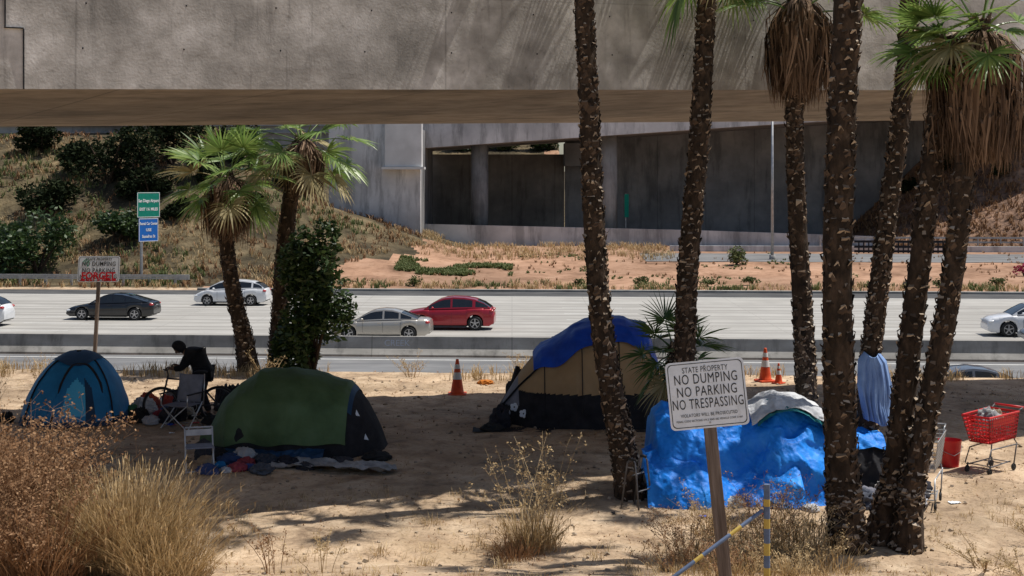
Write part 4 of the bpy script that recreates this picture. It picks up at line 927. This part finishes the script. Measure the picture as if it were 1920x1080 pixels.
M['stripe'] = mat('yellow_stripe', [(.42, .29, .06), (.58, .42, .10)], 8, .6)
M['stripg'] = mat('grey_pipe', [(.07, .10, .17), (.14, .19, .30)], 8, .6)
t = thing('striped_barrier', 'yellow and grey striped steel pipe post with a sloping rail', 'barrier', (2.33, 13.0, gz(2.33, 13)))
def striped(name, a, b, r, cuts):
    mb = MB(); a = V(a); b = V(b)
    for i in range(len(cuts) - 1): mb.cyl(a.lerp(b, cuts[i]), a.lerp(b, cuts[i + 1]), r, n=12, mi=i % 2)
    mb.obj(name, [M['stripg'], M['stripe']], t, smooth=False)
striped('post', (0, 0, -.1), (0, 0, 1.02), .030, [0, .2, .32, .42, .52, .64, .72, .82, .88, 1])
striped('rail', (-.04, 0, .78), (-1.35, -.5, -.02), .018, [0, .16, .24, .44, .50, .66, .76, .84, 1])

# ------------------------------------------------------------------ metal frames, chairs, carts
t = thing('folding_chair', 'small white folding chair standing in shade', 'chair', (-4.62, 21.0, gz(-4.62, 21.0)), (0, 0, .3))
mb = MB()
for s in (-1, 1):
    mb.tube([(s * .2, -.18, 0), (s * .2, .12, .62)], .012, 6); mb.tube([(s * .2, .2, 0), (s * .2, -.12, .36)], .012, 6)
mb.tube([(-.2, .12, .62), (.2, .12, .62)], .012, 6); mb.tube([(-.2, -.18, .02), (.2, -.18, .02)], .01, 6); mb.obj('leg', M['sheet'], t, smooth=True)
mb = MB(); mb.box((0, 0, .36), (.4, .34, .025), ch=.008); mb.obj('seat', M['grey'], t)
mb = MB(); mb.box((0, .09, .55), (.38, .015, .09), ch=.004); mb.obj('backrest', M['sheet'], t)
t = thing('camp_chair', 'grey folding camp chair beside a bicycle', 'chair', (-5.78, 24.9, gz(-5.78, 24.9)), (0, 0, -.35))
mb = MB(); mb.grid(lambda u, w: V((-.24 + .48 * u, .22 + .10 * w - .05 * math.sin(pi * u), .45 + .47 * w)), 12, 8); mb.obj('backrest', M['grey'], t, smooth=True, sol=.01)
mb = MB(); mb.grid(lambda u, w: V((-.25 + .5 * u, -.24 + .46 * w, .43 - .06 * math.sin(pi * u) * math.sin(pi * w))), 12, 8); mb.obj('seat', M['grey'], t, smooth=True, sol=.01)
mb = MB()
for s in (-1, 1):
    mb.tube([(s * .28, -.26, 0), (s * .24, .28, .45)], .011, 6); mb.tube([(s * .28, .26, 0), (s * .26, -.24, .45), (s * .27, -.24, .62)], .011, 6); mb.tube([(s * .25, .3, .4), (s * .25, .33, .93)], .011, 6)
mb.tube([(-.28, -.26, 0), (.26, -.24, .44)], .01, 6); mb.tube([(.28, -.26, 0), (-.26, -.24, .44)], .01, 6)
mb.obj('leg', M['chrome'], t, smooth=True)
for s in (-1, 1):
    mb = MB(); mb.box((s * .28, 0, .63), (.05, .5, .02), ch=.006); mb.obj('armrest', M['dark'], t)
t = thing('walker_frame', 'old bent grey metal walking frame by a palm base', 'walking frame', (1.66, 18.75, gz(1.66, 18.75)), (0, 0, .9))
mb = MB()
for s in (-1, 1): mb.tube([(s * .16, -.12, 0), (s * .14, -.05, .62), (s * .14, .0, .68), (s * .14, .07, .62), (s * .16, .16, 0)], .012, 8)
mb.tube([(-.14, .0, .45), (.14, .0, .45)], .010, 6); mb.tube([(-.14, -.1, .25), (.14, -.1, .25)], .010, 6); mb.obj('frame', M['dsteel'], t, smooth=True)
for s in (-1, 1):
    mb = MB(); mb.tube([(s * .14, -.04, .66), (s * .14, .05, .665)], .018, 8); mb.obj('grip', M['black'], t, smooth=True)

def cart(label, loc, rz, bm_, fm, plastic, scale=1):
    t = thing('shopping_cart', label, 'shopping cart', loc, (0, 0, rz), group='shopping carts on the dirt', scale=scale)
    def bp(u, v, w):
        lx = interp(w, [(0, .30), (1, .42)]); x = -lx + (u) * (lx + .40); y = v * (.18 + .06 * w + .03 * u); z = .50 + .42 * w + .03 * u * 1
        return V((x, y, z))
    mb = MB(); r = .011 if plastic else .004
    nH = 8 if plastic else 9; nV = 15 if plastic else 20
    for s in (-1, 1):
        for i in range(nH): mb.tube([bp(0, s, i / (nH - 1)), bp(1, s, i / (nH - 1))], r, 4, caps=False)
        for i in range(nV): mb.tube([bp(i / (nV - 1), s, 0), bp(i / (nV - 1), s, 1)], r * .8, 4, caps=False)
    for u in (0, 1):
        for i in range(nH): mb.tube([bp(u, -1, i / (nH - 1)), bp(u, 1, i / (nH - 1))], r, 4, caps=False)
        for i in range(8): mb.tube([bp(u, -1 + 2 * i / 7, 0), bp(u, -1 + 2 * i / 7, 1)], r * .8, 4, caps=False)
    for i in range(10): mb.tube([bp(i / 9, -1, 0), bp(i / 9, 1, 0)], r, 4, caps=False)
    for i in range(6): mb.tube([bp(0, -1 + i * .4, 0), bp(1, -1 + i * .4, 0)], r, 4, caps=False)
    rim = [bp(0, -1, 1), bp(1, -1, 1), bp(1, 1, 1), bp(0, 1, 1)]; mb.tube(rim, .018 if plastic else .008, 6, closed=True)
    if plastic:
        for s in (-1, 1): mb.quad(bp(.12, s * 1.02, .62), bp(.88, s * 1.02, .62), bp(.88, s * 1.02, .92), bp(.12, s * 1.02, .92))
    mb.obj('basket', bm_, t)
    mb = MB()
    for s in (-1, 1):
        mb.tube([(.38, s * .2, .5), (.44, s * .22, .42), (-.28, s * .19, .40), (-.40, s * .2, .17), (-.34, s * .2, .13), (.30, s * .17, .15)], .011, 6)
        mb.tube([(.38, s * .2, .5), (.46, s * .24, .97), (.56, s * .25, 1.0)], .012, 6)
        mb.tube([(.42, s * .22, .44), (.36, s * .21, .14)], .011, 6)
    for x in (-.3, .1, .3): mb.tube([(x, -.18, .14), (x, .18, .14)], .008, 6)
    mb.obj('frame', fm, t, smooth=True)
    mb = MB(); mb.tube([(.56, -.26, 1.0), (.56, .26, 1.0)], .018, 8); mb.obj('handle', bm_ if plastic else M['dsteel'], t, smooth=True)
    for x in (-.34, .36):
        for s in (-1, 1):
            mb = MB(); mb.ring((x, s * .2, .06), .044, .017, 'y', 14, 6); mb.cyl((x, s * .2 - .012, .06), (x, s * .2 + .012, .06), .03, n=10); mb.tube([(x + .02, s * .2, .16), (x, s * .2, .06)], .012, 5); mb.obj('wheel', M['black'], t, smooth=True)
    return t
cart('red plastic shopping cart holding a few belongings', (7.06, 21.0, gz(7, 21)), math.radians(40), M['redp'], M['dsteel'], True, .92)
cart('empty wire shopping cart seen from its end', (5.45, 18.9, gz(5.45, 18.9)), math.radians(68), M['steel'], M['steel'], False, 1)
blob('bag', 'grey bag resting inside the red cart', 'bag', 7.03, 21.0, (.18, .14, .2), M['sheetd'], 8.8, dz=.66)
blob('cardboard_box', 'crushed brown box resting inside the red cart', 'box', 7.16, 21.08, (.13, .12, .16), cc('cardboard', (.3, .22, .15)), 3.8, dz=.68)
t = thing('bucket', 'red plastic bucket standing on the dirt', 'bucket', (6.56, 21.3, gz(6.56, 21.3)))
mb = MB(); mb.tube([(0, 0, 0), (0, 0, .38), (0, 0, .41)], [.125, .165, .175], 20, caps=False); mb.cyl((0, 0, .0), (0, 0, .01), .125, n=20); mb.obj('body', M['redp'], t, smooth=True)
mb = MB(); mb.tube([(-.165, 0, .34), (-.13, -.12, .25), (0, -.2, .2), (.13, -.12, .25), (.165, 0, .34)], .005, 5); mb.obj('handle', M['steel'], t)

# ------------------------------------------------------------------ bicycle
bx_, by_ = -5.75, 25.35
t = thing('bicycle', 'dark bicycle leaning behind a camp chair', 'bicycle', (bx_, by_, gz(bx_, by_)), (math.radians(-4), 0, math.radians(5)))
for x in (-.5, .5):
    mb = MB(); mb.ring((x, 0, .33), .31, .02, 'y', 36, 6, 0)
    mb.ring((x, 0, .33), .285, .008, 'y', 30, 4, 1)
    for k in range(18):
        a = k * pi / 9; mb.tube([(x, .01 * (-1) ** k, .33), (x + .285 * math.cos(a), 0, .33 + .285 * math.sin(a))], .0018, 3, 1, caps=False)
    mb.cyl((x, -.04, .33), (x, .04, .33), .02, n=8, mi=1); mb.obj('wheel', [M['black'], M['dsteel']], t, smooth=True)
mb = MB()
for a, b in (((-.5, 0, .33), (-.38, 0, .86)), ((-.36, 0, .62), (.04, 0, .3)), ((-.385, 0, .80), (.13, 0, .76)), ((.04, 0, .3), (.17, 0, .88)), ((.04, 0, .3), (.5, 0, .33)), ((.13, 0, .74), (.5, 0, .33))): mb.tube([a, b], .016, 8)
mb.obj('frame', cc('bicycle_paint', (.05, .05, .06)), t, smooth=True)
mb = MB(); mb.tube([(-.38, 0, .86), (-.4, 0, .95)], .012, 6); mb.tube([(-.42, -.28, .98), (-.4, -.1, .95), (-.4, .1, .95), (-.42, .28, .98)], .012, 6); mb.obj('handlebar', M['black'], t, smooth=True)
mb = MB(); mb.sphere((.19, 0, .91), (.13, .07, .03), 10, 6); mb.obj('saddle', M['black'], t, smooth=True)
mb = MB(); mb.ring((.04, -.03, .3), .09, .006, 'y', 20, 4); mb.tube([(.04, -.05, .3), (.1, -.06, .15)], .01, 5); mb.box((.1, -.1, .15), (.09, .06, .02)); mb.obj('crank', M['steel'], t)

# ------------------------------------------------------------------ person
def skin(name, verts, edges, rad, m, parent, root=0, sub=2, extra=None):
    me = bpy.data.meshes.new(name); me.from_pydata(verts, edges, []); o = bpy.data.objects.new(name, me); C.objects.link(o)
    s = o.modifiers.new('k', 'SKIN'); u = o.modifiers.new('u', 'SUBSURF'); u.levels = sub; u.render_levels = sub
    for i, r in enumerate(rad):
        v = me.skin_vertices[0].data[i]; v.radius = (r, r) if not hasattr(r, '__len__') else r; v.use_root = (i == root)
    bpy.context.view_layer.update()
    dg = bpy.context.evaluated_depsgraph_get(); m2 = bpy.data.meshes.new_from_object(o.evaluated_get(dg))
    bpy.data.objects.remove(o)
    if extra:
        bm = bmesh.new(); bm.from_mesh(m2)
        e = bpy.data.meshes.new('e'); e.from_pydata(extra.v, [], extra.f); bm.from_mesh(e); bm.to_mesh(m2); bm.free()
    m2.materials.clear(); m2.materials.append(m)
    for p in m2.polygons: p.use_smooth = True; p.material_index = 0
    k = bpy.data.objects.new(name, m2); C.objects.link(k); k.parent = parent
    return k
px_, py_ = -5.84, 25.95
t = thing('person', 'person in black hooded top bending over a bicycle, hands on it', 'person', (px_, py_, gz(px_, py_)), scale=.97)
Vv = [(.22, 0, .92), (.19, 0, 1.05), (.09, 0, 1.18), (-.04, 0, 1.23), (-.14, 0, 1.25),
      (-.03, -.18, 1.18), (-.14, -.22, .97), (-.30, -.24, .95), (-.36, -.24, .97),
      (-.03, .18, 1.18), (-.16, .22, .98), (-.30, .22, .95), (-.36, .22, .97),
      (.22, -.10, .88), (.05, -.12, .49), (.16, -.13, .09), (.03, -.14, .04),
      (.22, .10, .88), (.16, .12, .48), (.30, .13, .09), (.17, .14, .04),
      (-.20, 0, 1.27)]
E = [(0, 1), (1, 2), (2, 3), (3, 4), (3, 5), (5, 6), (6, 7), (7, 8), (3, 9), (9, 10), (10, 11), (11, 12), (0, 13), (13, 14), (14, 15), (15, 16), (0, 17), (17, 18), (18, 19), (19, 20), (4, 21)]
rad = [.13, .12, .135, .11, .055, .055, .042, .028, .03, .055, .042, .028, .03, .085, .058, .04, .035, .085, .058, .04, .035, .05]
for (h, sgn) in ((8, -1), (12, 1)):
    b0 = V(Vv[h])
    for k in range(4):
        off = (k - 1.5) * .02; Lf = (.9, 1.0, .95, .75)[k]
        i = len(Vv); Vv += [tuple(b0 + V((-.03, off, .012))), tuple(b0 + V((-.03 - .035 * Lf, off, .005))), tuple(b0 + V((-.035 - .045 * Lf, off, -.03))), tuple(b0 + V((-.03, off, -.045)))]
        E += [(h, i), (i, i + 1), (i + 1, i + 2), (i + 2, i + 3)]; rad += [.011, .0095, .009, .008]
    i = len(Vv); Vv += [tuple(b0 + V((.0, -sgn * .04, -.01))), tuple(b0 + V((-.03, -sgn * .045, -.035)))]; E += [(h, i), (i, i + 1)]; rad += [.011, .009]
hd = MB(); hc_ = V((-.25, 0, 1.32)); tilt = 1.05
def headfn(u, w):
    th = pi * u; a = 2 * pi * w
    p = V((math.sin(th) * math.cos(a) * .092, math.sin(th) * math.sin(a) * .074, -math.cos(th) * .112))
    if p.x < 0 and p.z < 0: p.y *= 1 - .3 * (-p.z / .112)
    if p.x < -.07:
        if abs(p.y) < .016 and -.035 < p.z < .015: p.x -= .02
        if .012 < p.z < .035 and .02 < abs(p.y) < .05: p.x += .008
        if -.06 < p.z < -.045: p.x -= .006
    return hc_ + Matrix.Rotation(-tilt, 3, 'Y') @ p
hd.grid(headfn, 28, 40, 0, wrap=True)
for s in (-1, 1): hd.sphere(hc_ + V((.01, s * .077, -.005)), (.02, .008, .03), 8, 6)
skin('body', Vv, E, rad, M['skin'], t, extra=hd)
skin('hooded_top', [(.22, 0, .88), (.19, 0, 1.05), (.09, 0, 1.18), (-.04, 0, 1.23), (-.12, 0, 1.25), (-.03, -.18, 1.18), (-.14, -.22, .97), (-.29, -.24, .95), (-.03, .18, 1.18), (-.16, .22, .98), (-.29, .22, .95)],
     [(0, 1), (1, 2), (2, 3), (3, 4), (3, 5), (5, 6), (6, 7), (3, 8), (8, 9), (9, 10)], [.19, .185, .19, .165, .10, .10, .076, .054, .10, .076, .054], M['hood'], t, root=1)
skin('trousers', [(.22, 0, .92), (.22, -.10, .86), (.05, -.12, .49), (.16, -.13, .10), (.22, .10, .86), (.16, .12, .48), (.30, .13, .10)], [(0, 1), (1, 2), (2, 3), (0, 4), (4, 5), (5, 6)], [.17, .125, .085, .068, .125, .085, .068], M['jean'], t)
hm = MB()
def hoodfn(u, w):
    th = pi * (.02 + .98 * u); a = 2 * pi * w
    p = V((math.sin(th) * math.cos(a) * .125, math.sin(th) * math.sin(a) * .105, -math.cos(th) * .14))
    if p.x < -.06: p.x = -.06
    return hc_ + Matrix.Rotation(-tilt, 3, 'Y') @ (p + V((.012, 0, .0)))
hm.grid(hoodfn, 22, 32, 0, wrap=True); hm.obj('hood', M['hood'], t, smooth=True)
for (x, y) in ((.13, -.13), (.27, .13)):
    mb = MB(); mb.sphere((x - .05, y, .045), (.14, .052, .05), 12, 8); mb.box((x - .05, y, .012), (.27, .1, .024), ch=.01); mb.obj('shoe', M['black'], t, smooth=True)

# ------------------------------------------------------------------ cars
KIND = {
 'sedan': dict(belt=[(0, .48), (.015, .60), (.06, .70), (.25, .90), (.5, .94), (.8, .99), (.95, .99), (.99, .92), (1, .72)], roof=[(.25, .90), (.33, 1.15), (.40, 1.33), (.46, 1.41), (.54, 1.45), (.63, 1.42), (.71, 1.32), (.79, 1.17), (.88, 1.01)], a=.40, c=.70, W=.90, wr=.325),
 'fast': dict(belt=[(0, .45), (.015, .58), (.06, .68), (.27, .88), (.5, .92), (.8, .98), (.95, 1.0), (.99, .94), (1, .7)], roof=[(.26, .88), (.34, 1.12), (.42, 1.31), (.48, 1.38), (.55, 1.41), (.64, 1.38), (.73, 1.29), (.83, 1.15), (.93, 1.01)], a=.42, c=.68, W=.90, wr=.335),
 'hatch': dict(belt=[(0, .48), (.02, .66), (.10, .84), (.19, .95), (.5, 1.0), (.9, 1.06), (.98, 1.02), (1, .8)], roof=[(.15, .92), (.25, 1.22), (.35, 1.44), (.43, 1.52), (.52, 1.55), (.66, 1.53), (.80, 1.46), (.90, 1.32), (.975, 1.06)], a=.36, c=.83, W=.885, wr=.325),
 'suv': dict(belt=[(0, .58), (.015, .78), (.06, .90), (.14, .98), (.24, 1.05), (.5, 1.08), (.9, 1.14), (.97, 1.10), (1, .85)], roof=[(.23, 1.06), (.31, 1.31), (.39, 1.52), (.46, 1.62), (.55, 1.67), (.68, 1.645), (.79, 1.56), (.89, 1.38), (.965, 1.14)], a=.40, c=.80, W=.94, wr=.365)}
def car(label, kind, paint, loc, L, rz=0, group='cars on the freeway'):
    K = KIND[kind]; W = K['W']; wr = K['wr']; uf, ur = .195, .795
    t = thing('car', label, 'car', loc, (0, 0, rz), group=group)
    X = lambda u: (u - .5) * L
    def half(u): return W * (1 - .22 * abs(2 * u - 1) ** 5 - .05 * abs(2 * u - 1) ** 2)
    def bot(u):
        z = interp(u, [(0, .30), (.04, .2), (.5, .19), (.95, .22), (1, .36)])
        for w in (uf, ur):
            dx = (u - w) * L; Ra = wr + .055
            if abs(dx) < Ra: z = max(z, wr + math.sqrt(Ra * Ra - dx * dx) * 1.0)
        return z
    us = sorted(set([i / 110 for i in range(111)] + [.004, .996] + [w + s * (wr + .0545) / L for w in (uf, ur) for s in (-1, 1)] + [w + s * (wr + .056) / L for w in (uf, ur) for s in (-1, 1)]))
    body = MB(); glass = MB(); rings = []
    for u in us:
        w = half(u); zb = bot(u); zt = interp(u, K['belt']); h = zt - zb
        if h < .05: zb = zt - .05; h = .05
        hh = [(0, zb), (w * .93, zb), (w * .985, zb + .10 * h), (w, zb + .35 * h), (w * .99, zb + .62 * h), (w * .965, zb + .84 * h), (w * .90, zb + .96 * h), (w * .78, zt + .015), (w * .4, zt + .035), (0, zt + .04)]
        rings.append([(X(u), -y, z) for y, z in hh] + [(X(u), y, z) for y, z in hh[-2:0:-1]])
    n = len(rings[0])
    for r_ in rings: body.v += r_
    for i in range(len(rings) - 1):
        for j in range(n):
            k = (j + 1) % n; body.f.append((i * n + j, (i + 1) * n + j, (i + 1) * n + k, i * n + k)); body.m.append(0)
    body.f.append(tuple(range(n))); body.m.append(0); body.f.append(tuple((len(rings) - 1) * n + j for j in range(n))[::-1]); body.m.append(0)
    u0 = K['roof'][0][0]; u1 = K['roof'][-1][0]; NG = 70
    G = []
    def gsec(u):
        zt = interp(u, K['belt']) + .005; zr = max(zt + .012, interp(u, K['roof']))
        w0 = half(u) * .90; fr = (zr - zt) / .5; w1 = w0 - .19 * min(1, fr)
        def P(f): return (w0 + (w1 - w0) * f, zt + (zr - zt) * f)
        return [P(0), P(.12), P(.86), P(1.0), (w1 * .72, zr + .022), (0, zr + .03)]
    uu = [u0 + (u1 - u0) * i / NG for i in range(NG + 1)]
    for u in uu:
        g = gsec(u); G.append([(X(u), -y, z) for y, z in g] + [(X(u), y, z) for y, z in g[-2::-1]])
    m = len(G[0])
    for i in range(NG):
        um = (uu[i] + uu[i + 1]) / 2
        for j in range(m - 1):
            q = [G[i][j], G[i + 1][j], G[i + 1][j + 1], G[i][j + 1]]
            jj = min(j, m - 2 - j)
            hgt = G[i][2][2] - G[i][0][2]
            if jj == 1: isg = hgt > .12 and not (abs(um - .535) < .010) and not (abs(um - (K['c'] - (.02 if kind in ('hatch', 'suv') else -.0))) < .012)
            elif jj in (3, 4): isg = um < K['a'] - .005 or (um > K['c'] + .02)
            else: isg = False
            (glass if isg else body).add(q, [(0, 1, 2, 3)], 0)
    bo = body.obj('body', paint, t, smooth=True)
    me = bo.data
    bm = bmesh.new(); bm.from_mesh(me); bmesh.ops.remove_doubles(bm, verts=bm.verts, dist=.0005); bmesh.ops.recalc_face_normals(bm, faces=bm.faces); bm.to_mesh(me); bm.free()
    for p in me.polygons: p.use_smooth = True
    try: me.set_sharp_from_angle(angle=math.radians(38))
    except Exception: pass
    glass.obj('window', M['glass'], t, smooth=False)
    mb = MB(); mb.box((0, 0, .36), (L * .9, W * 1.5, .3)); mb.box((X(.012), 0, .47), (.07, W * 1.15, .16), ch=.02); mb.box((X(.985), 0, .36), (.08, W * 1.3, .12), ch=.02)
    for s in (-1, 1):
        mb.box((X(.495), s * W * .955, .225), (L * .42, .10, .07))
        for ud in (.335, .535, .71): mb.box((X(ud), s * (half(ud) * 1.0 - .003), .62), (.008, .012, .5))
    mb.obj('trim', M['black'], t)
    for s in (-1, 1):
        mb = MB(); zz = interp(.035, K['belt']) - .09; mb.sphere((X(.04), s * half(.04) * .86, zz), (.2, .14, .06), 12, 8, rot=(0, -.12, s * -.35)); mb.obj('headlight', M['lamp'], t, smooth=True)
        mb = MB(); zz = interp(.97, K['belt']) - .11; mb.sphere((X(.972), s * half(.97) * .88, zz), (.13, .13, .075), 12, 8, rot=(0, 0, s * .3)); mb.obj('taillight', M['tail'], t, smooth=True)
        mb = MB(); ub = K['a'] - .07; mb.sphere((X(ub), s * (half(ub) * .97 + .09), interp(ub, K['belt']) + .09), (.08, .10, .06), 10, 6); mb.obj('mirror', paint, t, smooth=True)
        for ud in (.50, .67):
            mb = MB(); mb.box((X(ud), s * (half(ud) * .985 + .008), .82 if kind != 'suv' else .92), (.17, .02, .025), ch=.005); mb.obj('door_handle', paint, t)
        for uw in (uf, ur):
            y = s * (W - .10)
            mb = MB(); mb.cyl((X(uw), y - s * .08, wr), (X(uw), y + s * .05, wr), wr * .66, n=24); w = mb.obj('wheel', M['black'], t)
            mb = MB(); P = [(wr * .68, -.10), (wr * .93, -.105), (wr, -.07), (wr, .07), (wr * .93, .095), (wr * .68, .09)]
            mb.grid(lambda a, b: V((X(uw) + interp(b * 5, [(i, p[0]) for i, p in enumerate(P)]) * math.cos(2 * pi * a), y + s * interp(b * 5, [(i, p[1]) for i, p in enumerate(P)]), wr + interp(b * 5, [(i, p[0]) for i, p in enumerate(P)]) * math.sin(2 * pi * a))), 32, 5); mb.obj('tyre', M['black'], w, smooth=True)
            mb = MB(); mb.ring((X(uw), y + s * .075, wr), wr * .64, .016, 'y', 28, 6)
            for k in range(5):
                a = k * 2 * pi / 5 + .3; mb.box((X(uw) + math.cos(a) * wr * .33, y + s * .068, wr + math.sin(a) * wr * .33), (wr * .62, .02, .055), rot=(0, -a, 0))
            mb.cyl((X(uw), y + s * .05, wr), (X(uw), y + s * .085, wr), .055, n=12); mb.obj('rim', M['rim'], w)
    mb = MB(); mb.box((X(.994), 0, interp(.95, K['belt']) - .25), (.03, .32, .15)); mb.obj('licence_plate', M['signw'], t)
    return t
def paint(name, c, metal=.3): return mat(name, [tuple(v * .92 for v in c), c], 3, .32, metal=metal, coat=.8, spec=.5)
pk = paint('black_paint', (.012, .013, .016)); pw = paint('white_paint', (.72, .73, .74), 0); pr = paint('red_paint', (.36, .008, .02)); ps = paint('champagne_paint', (.46, .43, .38), .4); pg = paint('grey_paint', (.12, .13, .15)); pw2 = paint('pearl_white_paint', (.75, .76, .78), 0)
rz = -SK
car('black sedan driving on the pale concrete freeway', 'fast', pk, (-22.0, 78.6, 0), 4.9, rz)
car('white hatchback driving in the far lane', 'hatch', pw, (-17.2, 87.6, 0), 4.5, rz)
car('red crossover driving on the pale freeway', 'suv', pr, (-3.2, 73.4, 0), 4.65, rz)
car('champagne coloured sedan driving beside the barrier', 'sedan', ps, (-6.3, 68.9, 0), 4.85, rz)
car('white crossover driving on the freeway', 'suv', pw2, (25.8, 70.2, 0), 4.9, rz)
car('dark sedan driving beside the barrier', 'sedan', pg, (26.2, 66.3, 0), 4.8, rz)
car('white crossover leaving along the freeway', 'suv', pw, (-28.9, 75.2, 0), 4.8, rz)
car('grey sedan on the near ramp, roof showing above the bank', 'sedan', pg, (15.0, 47.3, 0), 4.7, rz, 'cars on the freeway')
bush('bush with bright pink flowers by the freeway', 38.2, 106, (.9, .6, .6), 300, .12, mat('pink_flower', [(.3, .02, .08), (.5, .03, .12)], 3, .8, island=.7), 99)

# ------------------------------------------------------------------ light, world, camera
S = V((-.42, -.13, -1)).normalized()
sun = bpy.data.lights.new('sun', 'SUN'); sun.energy = 5.0; sun.angle = math.radians(.5); sun.color = (1, .955, .885)
so = bpy.data.objects.new('sun', sun); C.objects.link(so); so.rotation_euler = S.to_track_quat('-Z', 'Y').to_euler()
w = bpy.data.worlds.new("World"); bpy.context.scene.world = w; w.use_nodes = True
nt = w.node_tree; sky = nt.nodes.new('ShaderNodeTexSky'); sky.sky_type = 'NISHITA'; sky.sun_disc = False
sky.sun_elevation = math.asin(-S.z); sky.sun_rotation = math.atan2(-S.x, -S.y); sky.air_density = 1; sky.dust_density = 1.2
bg = nt.nodes['Background']; bg.inputs[1].default_value = .09; nt.links.new(sky.outputs[0], bg.inputs[0])
cam = bpy.data.cameras.new('camera'); co = bpy.data.objects.new('camera', cam); C.objects.link(co)
co.location = (0, 0, 7.6); co.rotation_euler = (pi / 2, 0, 0); cam.lens = 50; cam.sensor_width = 36; cam.shift_y = -200 / 1920; cam.clip_end = 3000; cam.clip_start = .1
bpy.context.scene.camera = co
vs_ = bpy.context.scene.view_settings; vs_.view_transform = 'Standard'; vs_.look = 'None'; vs_.exposure = 0
